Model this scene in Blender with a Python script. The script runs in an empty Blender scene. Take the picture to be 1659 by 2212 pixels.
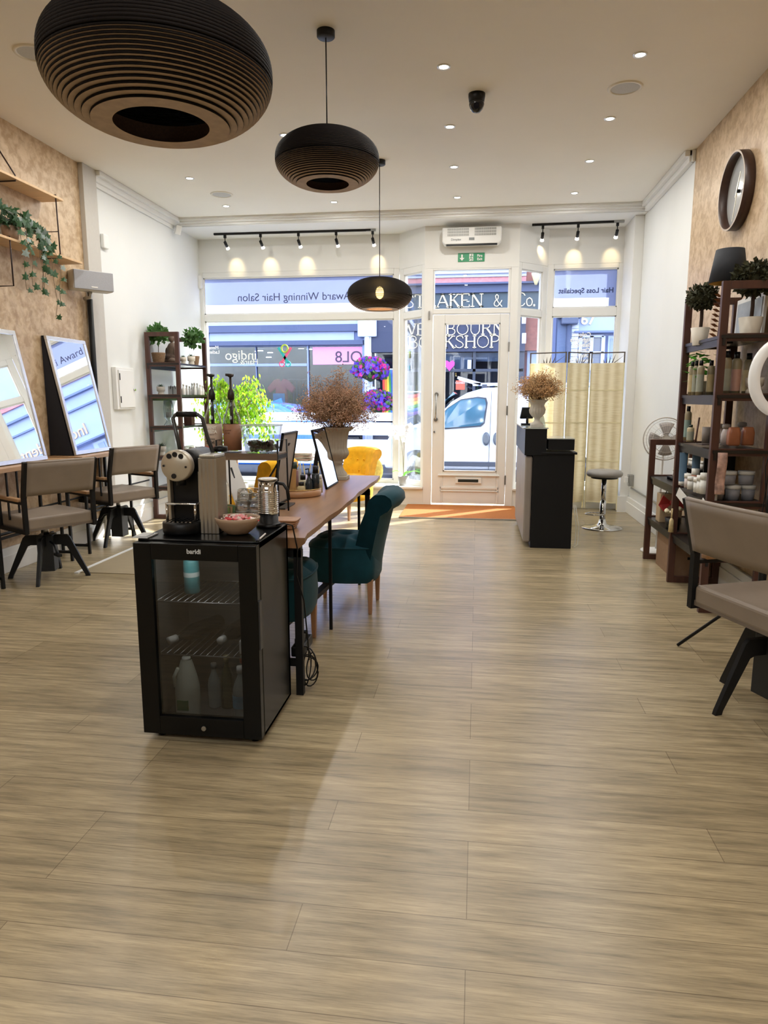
import bpy, math, random
from mathutils import Vector, Matrix, Euler
PI=math.pi; R=math.radians
random.seed(7)
S=bpy.context.scene; COL=S.collection
# ---------------- camera
FPX=1500.; CH=1.42; TH=math.atan((1106-858)/FPX); PH=math.atan((1032-829.5)*math.cos(TH)/FPX)
cd=bpy.data.cameras.new('camera'); cam=bpy.data.objects.new('camera',cd); COL.objects.link(cam); S.camera=cam
cam.location=(0,0,CH); cam.rotation_euler=(PI/2-TH,0,PH)
cd.sensor_fit='VERTICAL'; cd.sensor_height=36; cd.sensor_width=27; cd.lens=36*FPX/2212; cd.clip_start=.05; cd.clip_end=200
_F=(-math.sin(PH)*math.cos(TH),math.cos(PH)*math.cos(TH),-math.sin(TH)); _R=(math.cos(PH),math.sin(PH),0); _U=(-math.sin(PH)*math.sin(TH),math.cos(PH)*math.sin(TH),math.cos(TH))
def ray(px,py):
    a=(px-829.5)/FPX; b=(1106-py)/FPX
    return [_F[i]+a*_R[i]+b*_U[i] for i in range(3)]
# measured point of the photograph put back on a real plane of the room (Y, Z or X constant)
def aY(px,py,y): d=ray(px,py); t=y/d[1]; return Vector((d[0]*t,y,CH+d[2]*t))
def aZ(px,py,z): d=ray(px,py); t=(z-CH)/d[2]; return Vector((d[0]*t,d[1]*t,z))
def aX(px,py,x): d=ray(px,py); t=x/d[0]; return Vector((x,d[1]*t,CH+d[2]*t))
# ---------------- view
S.view_settings.view_transform='Standard'; S.view_settings.look='None'; S.view_settings.gamma=1
S.view_settings.use_curve_mapping=False; S.view_settings.exposure=0.36
S.cycles.max_bounces=10; S.cycles.diffuse_bounces=5; S.cycles.transparent_max_bounces=16; S.cycles.glossy_bounces=5; S.cycles.transmission_bounces=8
S.cycles.sample_clamp_indirect=6; S.cycles.caustics_refractive=False; S.cycles.caustics_reflective=False
# ---------------- sky and sun
SKY=1.25; SUN=26.0
w=bpy.data.worlds.new('sky'); S.world=w; w.use_nodes=True; nt=w.node_tree
sk=nt.nodes.new('ShaderNodeTexSky'); sk.sky_type='NISHITA'; sk.sun_disc=False; sk.sun_elevation=R(36); sk.sun_rotation=R(45); sk.dust_density=1.5
hs=nt.nodes.new('ShaderNodeHueSaturation'); hs.inputs['Saturation'].default_value=.42; nt.links.new(sk.outputs[0],hs.inputs['Color']); nt.links.new(hs.outputs[0],nt.nodes['Background'].inputs[0]); nt.nodes['Background'].inputs[1].default_value=SKY
sl=bpy.data.lights.new('sun','SUN'); sl.energy=SUN; sl.angle=R(.6); sl.color=(1,.95,.86)
so=bpy.data.objects.new('sun',sl); COL.objects.link(so); so.location=(12,25,20)
so.rotation_euler=Vector((-.74,-.67,-.72)).to_track_quat('-Z','Y').to_euler()
# added fill light behind the camera, an unseen area lamp under the rear ceiling
def area(name,loc,sx,sy,e,col,rot=(0,0,0),spread=None):
    l=bpy.data.lights.new(name,'AREA'); l.shape='RECTANGLE'; l.size=sx; l.size_y=sy; l.energy=e; l.color=col
    if spread: l.spread=spread
    o=bpy.data.objects.new(name,l); COL.objects.link(o); o.location=loc; o.rotation_euler=rot; return o
area('roof_light',(-1.0,-2.0,3.56),3.2,2.4,85,(.97,.99,1))
DOWN_W=7.5; TRACK_W=4.5
# ---------------- helpers
def rgb(h):
    h=h.lstrip('#'); v=[int(h[i:i+2],16)/255 for i in (0,2,4)]
    return tuple((c/12.92 if c<=.04045 else ((c+.055)/1.055)**2.4) for c in v)+(1,)
MATS={}
def mat(name,col='#808080',rough=.5,metal=0,var=.06,scale=30,bump=0,trans=0,alpha=1,emit=0,spec=.5,sub=None,coat=0,stretch=None):
    if name in MATS: return MATS[name]
    m=bpy.data.materials.new(name); m.use_nodes=True; n=m.node_tree; b=n.nodes['Principled BSDF']
    c=rgb(col) if isinstance(col,str) else col
    tc=n.nodes.new('ShaderNodeTexCoord'); mp=n.nodes.new('ShaderNodeMapping'); no=n.nodes.new('ShaderNodeTexNoise')
    n.links.new(tc.outputs['Object'],mp.inputs[0]); n.links.new(mp.outputs[0],no.inputs['Vector'])
    if stretch: mp.inputs['Scale'].default_value=stretch
    no.inputs['Scale'].default_value=scale; no.inputs['Detail'].default_value=4
    rp=n.nodes.new('ShaderNodeValToRGB'); n.links.new(no.outputs[0],rp.inputs[0])
    rp.color_ramp.elements[0].position=.3; rp.color_ramp.elements[1].position=.7
    rp.color_ramp.elements[0].color=tuple(max(0,x*(1-var)) for x in c[:3])+(1,)
    rp.color_ramp.elements[1].color=tuple(min(1,x*(1+var)) for x in c[:3])+(1,)
    n.links.new(rp.outputs[0],b.inputs['Base Color'])
    b.inputs['Roughness'].default_value=rough; b.inputs['Metallic'].default_value=metal; b.inputs['Specular IOR Level'].default_value=spec
    if coat: b.inputs['Coat Weight'].default_value=coat
    if trans: b.inputs['Transmission Weight'].default_value=trans
    if alpha<1: b.inputs['Alpha'].default_value=alpha
    if emit: n.links.new(rp.outputs[0],b.inputs['Emission Color']); b.inputs['Emission Strength'].default_value=emit
    if bump:
        bp=n.nodes.new('ShaderNodeBump'); bp.inputs['Strength'].default_value=bump; bp.inputs['Distance'].default_value=.005
        n.links.new(no.outputs[0],bp.inputs['Height']); n.links.new(bp.outputs[0],b.inputs['Normal'])
    MATS[name]=m; return m
def leafmat(name,col,tr=.5):
    m=mat(name,col,.5,var=.25,scale=8)
    n=m.node_tree; b=n.nodes['Principled BSDF']; o=n.nodes['Material Output']; t=n.nodes.new('ShaderNodeBsdfTranslucent'); x=n.nodes.new('ShaderNodeMixShader')
    src=b.inputs['Base Color'].links[0].from_socket; n.links.new(src,t.inputs[0]); x.inputs[0].default_value=tr
    n.links.new(b.outputs[0],x.inputs[1]); n.links.new(t.outputs[0],x.inputs[2]); n.links.new(x.outputs[0],o.inputs[0]); return m
def panemat(name,tint=(1,1,1),refl=.06,rough=.0):
    if name in MATS: return MATS[name]
    m=bpy.data.materials.new(name); m.use_nodes=True; n=m.node_tree; n.nodes.remove(n.nodes['Principled BSDF']); o=n.nodes['Material Output']
    t=n.nodes.new('ShaderNodeBsdfTransparent'); t.inputs[0].default_value=tuple(tint)+(1,); g=n.nodes.new('ShaderNodeBsdfGlossy'); g.inputs['Roughness'].default_value=rough
    f=n.nodes.new('ShaderNodeLayerWeight'); f.inputs[0].default_value=.25; mu=n.nodes.new('ShaderNodeMath'); mu.operation='MULTIPLY_ADD'
    n.links.new(f.outputs['Fresnel'],mu.inputs[0]); mu.inputs[1].default_value=.5; mu.inputs[2].default_value=refl*.3
    x=n.nodes.new('ShaderNodeMixShader'); n.links.new(mu.outputs[0],x.inputs[0]); n.links.new(t.outputs[0],x.inputs[1]); n.links.new(g.outputs[0],x.inputs[2]); n.links.new(x.outputs[0],o.inputs[0])
    MATS[name]=m; return m
def filmmat(name,col,tr=.6,clear=.0):   # frosted vinyl: light comes through softened
    m=bpy.data.materials.new(name); m.use_nodes=True; n=m.node_tree; n.nodes.remove(n.nodes['Principled BSDF']); o=n.nodes['Material Output']; MATS[name]=m
    c=rgb(col); t=n.nodes.new('ShaderNodeBsdfTranslucent'); t.inputs[0].default_value=c; d=n.nodes.new('ShaderNodeBsdfDiffuse'); d.inputs[0].default_value=c
    x=n.nodes.new('ShaderNodeMixShader'); x.inputs[0].default_value=tr; n.links.new(d.outputs[0],x.inputs[1]); n.links.new(t.outputs[0],x.inputs[2])
    if clear:
        q=n.nodes.new('ShaderNodeBsdfTransparent'); y=n.nodes.new('ShaderNodeMixShader'); y.inputs[0].default_value=clear
        n.links.new(x.outputs[0],y.inputs[1]); n.links.new(q.outputs[0],y.inputs[2]); n.links.new(y.outputs[0],o.inputs[0])
    else: n.links.new(x.outputs[0],o.inputs[0])
    return m
class M:
    def __init__(s): s.v=[]; s.f=[]; s.s=[]
    def add(s,vs,fs,sm=False):
        k=len(s.v); s.v+=[tuple(v) for v in vs]; s.f+=[tuple(i+k for i in f) for f in fs]; s.s+=[sm]*len(fs); return s
    def box(s,c,d,rot=None):
        x,y,z=[q/2 for q in d]; vs=[Vector((a*x,b*y,e*z)) for a in(-1,1) for b in(-1,1) for e in(-1,1)]
        if rot is not None:
            r=Euler(rot).to_matrix() if not isinstance(rot,Matrix) else rot
            vs=[r@v for v in vs]
        c=Vector(c); return s.add([v+c for v in vs],[(0,1,3,2),(4,6,7,5),(0,4,5,1),(2,3,7,6),(0,2,6,4),(1,5,7,3)])
    def bx(s,x0,x1,y0,y1,z0,z1): return s.box(((x0+x1)/2,(y0+y1)/2,(z0+z1)/2),(abs(x1-x0),abs(y1-y0),abs(z1-z0)))
    def bar(s,p,q,w,h,up=(0,0,1)):
        p=Vector(p); q=Vector(q); d=(q-p).normalized(); u=Vector(up)
        if abs(d.dot(u))>.98: u=Vector((0,1,0))
        a=d.cross(u).normalized(); b=a.cross(d)
        vs=[e+a*(i*w/2)+b*(j*h/2) for e in(p,q) for i,j in((-1,-1),(1,-1),(1,1),(-1,1))]
        return s.add(vs,[(3,2,1,0),(4,5,6,7)]+[(i,(i+1)%4,4+(i+1)%4,4+i) for i in range(4)])
    def tube(s,pts,r,n=8,closed=False,cap=True,radii=None):
        pts=[Vector(p) for p in pts]; N=len(pts); rings=[]; up=Vector((0,0,1)); pa=None
        for i,p in enumerate(pts):
            d=(pts[(i+1)%N]-pts[i-1]) if closed else (pts[min(i+1,N-1)]-pts[max(i-1,0)])
            d.normalize()
            if pa is None:
                u=up if abs(d.dot(up))<.95 else Vector((1,0,0)); a=d.cross(u).normalized()
            else:
                a=(pa-d*pa.dot(d)); a=a.normalized() if a.length>1e-6 else pa
            pa=a; b=d.cross(a); rr=radii[i] if radii else r
            rings.append([p+a*math.cos(2*PI*k/n)*rr+b*math.sin(2*PI*k/n)*rr for k in range(n)])
        vs=[v for g in rings for v in g]; fs=[]
        for i in range(N if closed else N-1):
            j=(i+1)%N
            for k in range(n): fs.append((i*n+k,i*n+(k+1)%n,j*n+(k+1)%n,j*n+k))
        s.add(vs,fs,True)
        if cap and not closed: k=len(s.v)-N*n; s.f+=[tuple(k+i for i in range(n-1,-1,-1)),tuple(k+(N-1)*n+i for i in range(n))]; s.s+=[False]*2
        return s
    def rod(s,p,q,r,r2=None,n=12): return s.tube([p,q],r,n,radii=[r,r if r2 is None else r2])
    def lathe(s,prof,c=(0,0,0),n=32,mtx=None,sm=True,flute=None,cap=True,sx=1,sy=1):
        c=Vector(c); vs=[]
        for (r,z) in prof:
            for k in range(n):
                a=2*PI*k/n; rr=r
                if flute: rr=flute(r,z,a)
                v=Vector((rr*math.cos(a)*sx,rr*math.sin(a)*sy,z))
                if mtx is not None: v=mtx@v
                vs.append(v+c)
        m=len(prof); fs=[(i*n+k,i*n+(k+1)%n,(i+1)*n+(k+1)%n,(i+1)*n+k) for i in range(m-1) for k in range(n)]
        s.add(vs,fs,sm); b=len(s.v)-m*n
        if cap:
            if prof[0][0]>1e-5: s.f.append(tuple(b+k for k in range(n-1,-1,-1))); s.s.append(False)
            if prof[-1][0]>1e-5: s.f.append(tuple(b+(m-1)*n+k for k in range(n))); s.s.append(False)
        return s
    def ball(s,c,r,sc=(1,1,1),n=12,m=8):
        p=[(max(1e-6,r*math.sin(PI*i/m)),-r*math.cos(PI*i/m)) for i in range(m+1)]
        return s.lathe(p,c,n,Matrix.Diagonal(sc),cap=False)
    def prism(s,poly,t0,t1,fn):   # fn(u,v,t)->point
        n=len(poly); vs=[fn(u,v,t0) for u,v in poly]+[fn(u,v,t1) for u,v in poly]
        return s.add(vs,[tuple(range(n-1,-1,-1)),tuple(range(n,2*n))]+[(i,(i+1)%n,n+(i+1)%n,n+i) for i in range(n)])
    def grid(s,fn,nu,nv,sm=True,closeu=False):
        vs=[fn(i/nu,j/nv) for i in range(nu+(0 if closeu else 1)) for j in range(nv+1)]; fs=[]; L=nu if closeu else nu
        W=nu if closeu else nu+1
        for i in range(L):
            for j in range(nv): fs.append((i*(nv+1)+j,((i+1)%W)*(nv+1)+j,((i+1)%W)*(nv+1)+j+1,i*(nv+1)+j+1))
        return s.add(vs,fs,sm)
    def build(s,name,m,parent=None,bevel=0,solid=0,sub=0,seg=2,recalc=True,loc=None):
        me=bpy.data.meshes.new(name); me.from_pydata(s.v,[],s.f); me.update()
        me.polygons.foreach_set('use_smooth',s.s)
        if recalc:
            import bmesh
            b=bmesh.new(); b.from_mesh(me); bmesh.ops.recalc_face_normals(b,faces=b.faces); b.to_mesh(me); b.free()
        me.materials.append(m); o=bpy.data.objects.new(name,me); COL.objects.link(o)
        if parent is not None: o.parent=parent
        if loc is not None: o.location=loc
        if solid: q=o.modifiers.new('s','SOLIDIFY'); q.thickness=solid; q.offset=0
        if bevel: q=o.modifiers.new('b','BEVEL'); q.width=bevel; q.segments=seg; q.limit_method='ANGLE'; q.angle_limit=R(40); q.harden_normals=False
        if sub: q=o.modifiers.new('u','SUBSURF'); q.levels=sub; q.render_levels=sub
        return o
def thing(name,label,cat,loc=(0,0,0),rz=0,group=None):
    o=bpy.data.objects.new(name,None); COL.objects.link(o); o.location=loc; o.rotation_euler=(0,0,rz); o.empty_display_size=.1
    o['label']=label; o['category']=cat
    if group: o['group']=group
    return o
def tag(o,label,cat,group=None):
    o['label']=label; o['category']=cat
    if group: o['group']=group
    return o
def struct(name,b,m,parent=None,**k):
    o=b.build(name,m,parent,**k)
    if parent is None: o['kind']='structure'
    return o
def kids(o): return [c for c in bpy.data.objects if c.parent==o]
def dup(o,loc=None,rz=None,label=None,group=None,scale=None,cat=None):
    def cp(x,par):
        c=x.copy(); COL.objects.link(c)
        if par is not None: c.parent=par
        for g in kids(x): cp(g,c)
        return c
    src=list(kids(o)); c=o.copy(); COL.objects.link(c)
    for g in src: cp(g,c)
    if loc is not None: c.location=loc
    if rz is not None: c.rotation_euler=(0,0,rz)
    if label: c['label']=label
    if cat: c['category']=cat
    if group: c['group']=group
    if scale: c.scale=(scale,)*3 if not hasattr(scale,'__len__') else scale
    return c
def text(name,s,size,mtx,m,parent=None,ext=.001,align='CENTER',bold=0,sx=1,space=1):
    cu=bpy.data.curves.new(name,'FONT'); cu.body=s; cu.size=size; cu.extrude=ext; cu.align_x=align; cu.align_y='CENTER'; cu.offset=bold; cu.space_character=space; cu.space_line=.95
    t=bpy.data.objects.new(name,cu); COL.objects.link(t); bpy.context.view_layer.update()
    me=bpy.data.meshes.new_from_object(t.evaluated_get(bpy.context.evaluated_depsgraph_get())); bpy.data.objects.remove(t)
    me.transform(mtx@Matrix.Diagonal((sx,1,1,1)))
    me.materials.clear(); me.materials.append(m); o=bpy.data.objects.new(name,me); COL.objects.link(o)
    if parent is not None: o.parent=parent
    return o
def TM(loc,ex=(1,0,0),ey=(0,0,1)):   # text frame: right vector, up vector
    ex=Vector(ex); ey=Vector(ey); ez=ex.cross(ey); m=Matrix((ex,ey,ez)).transposed().to_4x4(); m.translation=Vector(loc); return m
# capital letters with serifs, drawn as strokes (x,y in letter units, height 1)
GL={'A':[[(.02,0),(.36,1)],[(.36,1),(.72,0),'B'],[(.17,.36),(.58,.36)]],'B':[[(.12,0),(.12,1),'B'],[(.12,1),(.4,1),(.54,.88),(.54,.68),(.4,.54),(.12,.54)],[(.4,.54),(.58,.44),(.62,.25),(.55,.08),(.4,0),(.12,0)]],
'C':[[(.72,.8),(.6,.95),(.42,1),(.2,.9),(.08,.68),(.06,.5),(.08,.3),(.2,.1),(.42,0),(.6,.05),(.72,.2)]],'E':[[(.12,0),(.12,1),'B'],[(.12,1),(.56,1),(.56,.86)],[(.12,.52),(.44,.52)],[(.12,0),(.58,0),(.58,.16)]],
'H':[[(.12,0),(.12,1),'B'],[(.66,0),(.66,1),'B'],[(.12,.52),(.66,.52)]],'K':[[(.12,0),(.12,1),'B'],[(.12,.42),(.6,1)],[(.28,.6),(.66,0),'B']],'N':[[(.12,0),(.12,1)],[(.12,1),(.68,0),'B'],[(.68,0),(.68,1)]],
'O':[[(.42,1),(.2,.9),(.08,.68),(.06,.5),(.08,.3),(.2,.1),(.42,0),(.64,.1),(.76,.3),(.78,.5),(.76,.68),(.64,.9),(.42,1)]],'P':[[(.12,0),(.12,1),'B'],[(.12,1),(.42,1),(.58,.88),(.6,.7),(.5,.54),(.36,.48),(.12,.48)]],
'R':[[(.12,0),(.12,1),'B'],[(.12,1),(.42,1),(.56,.88),(.56,.68),(.42,.54),(.12,.54)],[(.36,.54),(.68,0),'B']],'S':[[(.54,.8),(.48,.96),(.3,1),(.12,.9),(.1,.72),(.24,.58),(.44,.46),(.56,.3),(.52,.1),(.32,0),(.12,.06),(.06,.22)]],
'T':[[(.34,0),(.34,1),'B'],[(.04,.84),(.04,1),(.64,1),(.64,.84)]],'U':[[(.12,1),(.12,.3),(.24,.06),(.4,0),(.56,.06),(.68,.3),(.68,1)]],'W':[[(.02,1),(.28,0),'B'],[(.28,0),(.5,.9)],[(.5,.9),(.74,0),'B'],[(.74,0),(1,1)]],
'&':[[(.78,.5),(.6,.2),(.38,0),(.16,.06),(.08,.24),(.2,.46),(.44,.66),(.46,.88),(.32,1),(.2,.88),(.24,.68),(.5,.3),(.8,0)]],'.':[[(.1,0),(.1,.08),'B']],'I':[[(.14,0),(.14,1),'B']],'o':[[(.3,.62),(.1,.5),(.06,.3),(.14,.06),(.3,0),(.48,.06),(.54,.3),(.48,.5),(.3,.62)]]}
GW={'A':.76,'B':.7,'C':.8,'E':.66,'H':.8,'K':.72,'N':.82,'O':.86,'P':.66,'R':.74,'S':.64,'T':.7,'U':.8,'W':1.04,'&':.86,'.':.24,' ':.4,'I':.3,'o':.6}
def serif(b,s,x0,x1,z,h,y,dep=.02):   # letters from x0 to x1, base z, height h, on plane y
    tot=sum(GW[c] for c in s); k=(x1-x0)/tot; x=x0
    for ch in s:
        for st in GL.get(ch,[]):
            bold='B' in st; pts=[p for p in st if p!='B']; wd=(.125 if bold else .06)*h
            P=[Vector((x+px*k,y,z+py*h)) for px,py in pts]
            for i in range(len(P)-1): b.bar(P[i],P[i+1],dep,wd,up=(0,0,1)) if False else _st(b,P[i],P[i+1],wd,dep)
            if len(pts)==2 and abs(pts[0][1]-pts[1][1])>.5:
                for q in P: b.box((q.x,y,z+(h*.97 if q.z>z+h/2 else h*.03)),(.3*h,dep,.06*h))
        x+=GW[ch]*k
def _st(b,p,q,wd,dep):
    d=(q-p).normalized(); n=Vector((-d.z,0,d.x))*wd/2; e=d*wd*.3; o=Vector((0,dep/2,0))
    vs=[p-e-n,q+e-n,q+e+n,p-e+n]; b.add([v-o for v in vs]+[v+o for v in vs],[(0,1,2,3),(7,6,5,4),(0,4,5,1),(1,5,6,2),(2,6,7,3),(3,7,4,0)])
# ---------------- common materials
white=mat('white_paint','#dfdfdc',.55,var=.02,scale=3); whitewall=mat('white_wall','#dddfdd',.7,var=.02,scale=2)
ceilm=mat('ceiling_paint','#e4e0d6',.8,var=.015,scale=2); black=mat('black_metal','#111214',.5,spec=.3); blackp=mat('black_plastic','#0b0c0e',.4,spec=.3)
chrome=mat('chrome','#d0d0d0',.08,metal=1,var=.02); steel=mat('steel','#a9a9a6',.28,metal=1,var=.04); glass=panemat('clear_glass',(.95,.97,.97)); winglass=panemat('window_glass',(.92,.95,1.0),.02)
woodd=mat('dark_wood','#4a2c22',.45,var=.25,scale=6,stretch=(3,3,.4)); 
# ================= room
XL,XR,ZC=-3.82,1.9,3.62; YW,YD=9.5,9.15; ZS=3.53
def floormat():
    m=bpy.data.materials.new('floor_planks'); m.use_nodes=True; n=m.node_tree; b=n.nodes['Principled BSDF']; L=n.links.new
    tc=n.nodes.new('ShaderNodeTexCoord'); br=n.nodes.new('ShaderNodeTexBrick'); L(tc.outputs['Object'],br.inputs['Vector'])
    br.offset=.37; br.offset_frequency=3; br.inputs['Scale'].default_value=1; br.inputs['Brick Width'].default_value=1.25; br.inputs['Row Height'].default_value=.172
    br.inputs['Mortar Size'].default_value=.0014; br.inputs['Mortar Smooth'].default_value=.2; br.inputs['Bias'].default_value=0
    br.inputs['Color1'].default_value=rgb('#b0a080'); br.inputs['Color2'].default_value=rgb('#9d8e70'); br.inputs['Mortar'].default_value=rgb('#7f7058')
    def noise(sc,stretch,det,c0,c1,p0,p1):
        mp=n.nodes.new('ShaderNodeMapping'); mp.inputs['Scale'].default_value=stretch; L(tc.outputs['Object'],mp.inputs[0])
        no=n.nodes.new('ShaderNodeTexNoise'); no.inputs['Scale'].default_value=sc; no.inputs['Detail'].default_value=det; no.inputs['Roughness'].default_value=.65; L(mp.outputs[0],no.inputs['Vector'])
        r=n.nodes.new('ShaderNodeValToRGB'); L(no.outputs[0],r.inputs[0]); r.color_ramp.elements[0].position=p0; r.color_ramp.elements[1].position=p1
        r.color_ramp.elements[0].color=(c0,c0,c0,1); r.color_ramp.elements[1].color=(c1,c1,c1,1); return r,no
    r1,n1=noise(1.2,(2.2,26,1),8,.58,1.12,.32,.64); r2,n2=noise(.9,(.7,5,1),4,.84,1.07,.3,.7); r3,n3=noise(3,(3,80,1),5,.74,1.06,.32,.55)
    col=br.outputs[0]
    for r in (r1,r2,r3):
        mx=n.nodes.new('ShaderNodeMix'); mx.data_type='RGBA'; mx.blend_type='MULTIPLY'; mx.inputs[0].default_value=1; L(col,mx.inputs[6]); L(r.outputs[0],mx.inputs[7]); col=mx.outputs[2]
    L(col,b.inputs['Base Color']); b.inputs['Roughness'].default_value=.27; b.inputs['Specular IOR Level'].default_value=.5
    bp=n.nodes.new('ShaderNodeBump'); bp.inputs['Strength'].default_value=.12; bp.inputs['Distance'].default_value=.003; L(n3.outputs[0],bp.inputs['Height']); L(bp.outputs[0],b.inputs['Normal'])
    return m
struct('floor',M().bx(-4.0,2.1,-5,9.7,-.06,0),floormat())
struct('ceiling',M().bx(-4.0,2.1,-5,9.75,ZC,4.4),ceilm)
def paper():
    m=bpy.data.materials.new('wallpaper'); m.use_nodes=True; n=m.node_tree; b=n.nodes['Principled BSDF']; L=n.links.new
    tc=n.nodes.new('ShaderNodeTexCoord'); no=n.nodes.new('ShaderNodeTexNoise'); L(tc.outputs['Object'],no.inputs['Vector']); no.inputs['Scale'].default_value=15; no.inputs['Detail'].default_value=6; no.inputs['Roughness'].default_value=.6; no.inputs['Distortion'].default_value=.35
    r=n.nodes.new('ShaderNodeValToRGB'); L(no.outputs[0],r.inputs[0]); e=r.color_ramp.elements; e[0].position=.38; e[0].color=rgb('#a98e6c'); e[1].position=.6; e[1].color=rgb('#c8b090')
    L(r.outputs[0],b.inputs['Base Color']); b.inputs['Roughness'].default_value=.42; b.inputs['Specular IOR Level'].default_value=.45
    bp=n.nodes.new('ShaderNodeBump'); bp.inputs['Strength'].default_value=.25; bp.inputs['Distance'].default_value=.004; L(no.outputs[0],bp.inputs['Height']); L(bp.outputs[0],b.inputs['Normal']); return m
pap=paper()
struct('wall_left',M().bx(-4.0,XL,-5,6.62,0,ZC),pap)
struct('wall_left_front',M().bx(-4.0,XL,6.62,9.75,0,ZC),whitewall)
struct('trim_1',M().bx(XL,XL+.05,6.60,6.84,0,ZC),mat('pilaster_paint','#b9b5ad',.6,var=.02),bevel=.004)   # pilaster
struct('wall_right',M().bx(XR,2.1,-5,7.0,0,ZC),pap)
struct('wall_right_front',M().bx(XR,2.1,7.0,9.75,0,ZC),whitewall)
struct('wall_back',M().bx(-4.0,2.1,-5.15,-5,0,ZC),mat('rear_wall','#6a5f54',.7,var=.02,scale=2))
struct('baseboard_left',M().bx(XL,XL+.025,-5,9.15,0,.2).bx(XL,XL+.035,-5,9.15,0,.14),white,bevel=.004)
struct('baseboard_right',M().bx(XR-.025,XR,-5,8.95,0,.2).bx(XR-.035,XR,-5,8.95,0,.14),white,bevel=.004)
# beam, soffit and cornice
struct('trim_2',M().bx(XL,XR,8.8,9.75,ZS,ZC+.01),white)
corn=M()
for y0,z0 in ((8.76,ZS+.01),(8.72,ZS+.035),(8.69,ZS+.06)): corn.bx(XL,XR,y0,8.82,z0,ZC)
corn.tube([(XL,8.735,ZS+.05),(XR,8.735,ZS+.05)],.012).tube([(XL,8.79,ZS+.012),(XR,8.79,ZS+.012)],.014)
struct('trim_3',corn,white)
cl=M().bx(XL,XL+.09,6.84,8.72,ZC-.05,ZC).bx(XL,XL+.05,6.84,8.72,ZC-.1,ZC).bx(XL,XL+.025,6.84,8.72,ZC-.14,ZC)
struct('trim_4',cl,white,bevel=.005)
cr=M().bx(XR-.09,XR,7.02,8.72,ZC-.05,ZC).bx(XR-.05,XR,7.02,8.72,ZC-.1,ZC).bx(XR-.03,XR,7.0,7.05,ZC-.1,ZC)
struct('trim_5',cr,white,bevel=.005)
struct('trim_6',M().bx(1.79,XR,8.93,9.7,0,ZS),white,bevel=.004)   # right pier
struct('trim_7',M().bx(XR-.14,XR,8.9,8.93,0,.2).bx(XR-.05,XR,8.93,8.95,0,.2),white)
# header walls over the windows
HZ=3.10
DXL,DXR=-.70,.475; SXL,SXR=-1.06,.86
struct('wall_front',M().bx(-3.9,SXL,YW,YW+.15,HZ,ZS).bx(SXR,1.95,YW,YW+.15,HZ,ZS).bx(DXL,DXR,YD,YD+.12,3.02,ZS)
 .prism([(SXL,YW),(DXL,YD),(DXL,YD+.12),(SXL,YW+.15)],3.08,ZS,lambda u,v,t:Vector((u,v,t)))
 .prism([(SXR,YW),(DXR,YD),(DXR,YD+.12),(SXR,YW+.15)],3.08,ZS,lambda u,v,t:Vector((u,v,t))),white)
# plinth and sill under the windows
struct('trim_8',M().bx(XL,DXL,9.16,YW+.1,0,.215),white); struct('trim_9',M().bx(DXR,1.79,9.16,YW+.1,0,.215),white)
struct('trim_10',M().bx(XL,DXL+.0,9.12,YW+.02,.215,.245),white,bevel=.006); struct('trim_11',M().bx(DXR,1.79,9.12,YW+.02,.215,.245),white,bevel=.006)
def panel(name,A,B,z0,z1,stiles,rails,th=.07,panes=True):
    A=Vector((A[0],A[1],0)); B=Vector((B[0],B[1],0)); d=(B-A); Ln=d.length; d.normalize(); nn=Vector((-d.y,d.x,0))
    if nn.y<0: nn=-nn
    fn=lambda u,v,t:A+d*u+nn*t+Vector((0,0,v)); b=M()
    def rc(u0,u1,v0,v1,t0,t1): b.prism([(u0,v0),(u1,v0),(u1,v1),(u0,v1)],t0,t1,fn)
    rc(0,stiles[0],z0,z1,0,th); rc(Ln-stiles[1],Ln,z0,z1,0,th)
    for (a,c) in rails: rc(stiles[0],Ln-stiles[1],a,c,0,th)
    # thin inner beads
    o=struct(name,b,white,bevel=.006)
    be=M(); ps=[]
    for i in range(len(rails)-1):
        u0,u1,v0,v1=stiles[0],Ln-stiles[1],rails[i][1],rails[i+1][0]
        for (a,c,e,g) in ((u0,u0+.015,v0,v1),(u1-.015,u1,v0,v1),(u0,u1,v0,v0+.015),(u0,u1,v1-.015,v1)): be.prism([(a,e),(c,e),(c,g),(a,g)],.02,.05,fn)
        ps.append((u0,u1,v0,v1))
    be.build('bead',white,o)
    if panes:
        for (u0,u1,v0,v1) in ps: M().prism([(u0,v0),(u1,v0),(u1,v1),(u0,v1)],.032,.038,fn).build('pane',winglass,o)
    return o,fn,ps
w1,fn1,ps1=panel('window_1',(-3.87,YW),(SXL,YW),.245,HZ,(.10,.075),[(.245,.29),(2.455,2.545),(3.03,HZ)])
w2,fn2,ps2=panel('window_2',(SXL,YW),(DXL,YD),.245,3.08,(.085,.055),[(.245,.30),(2.44,2.52),(3.0,3.08)])
w3,fn3,ps3=panel('window_3',(DXR,YD),(SXR,YW),.245,3.08,(.055,.085),[(.245,.30),(2.44,2.52),(3.0,3.08)])
w4,fn4,ps4=panel('window_4',(SXR,YW),(1.80,YW),.245,HZ,(.075,.06),[(.245,.29),(2.455,2.56),(3.04,HZ)])
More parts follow.
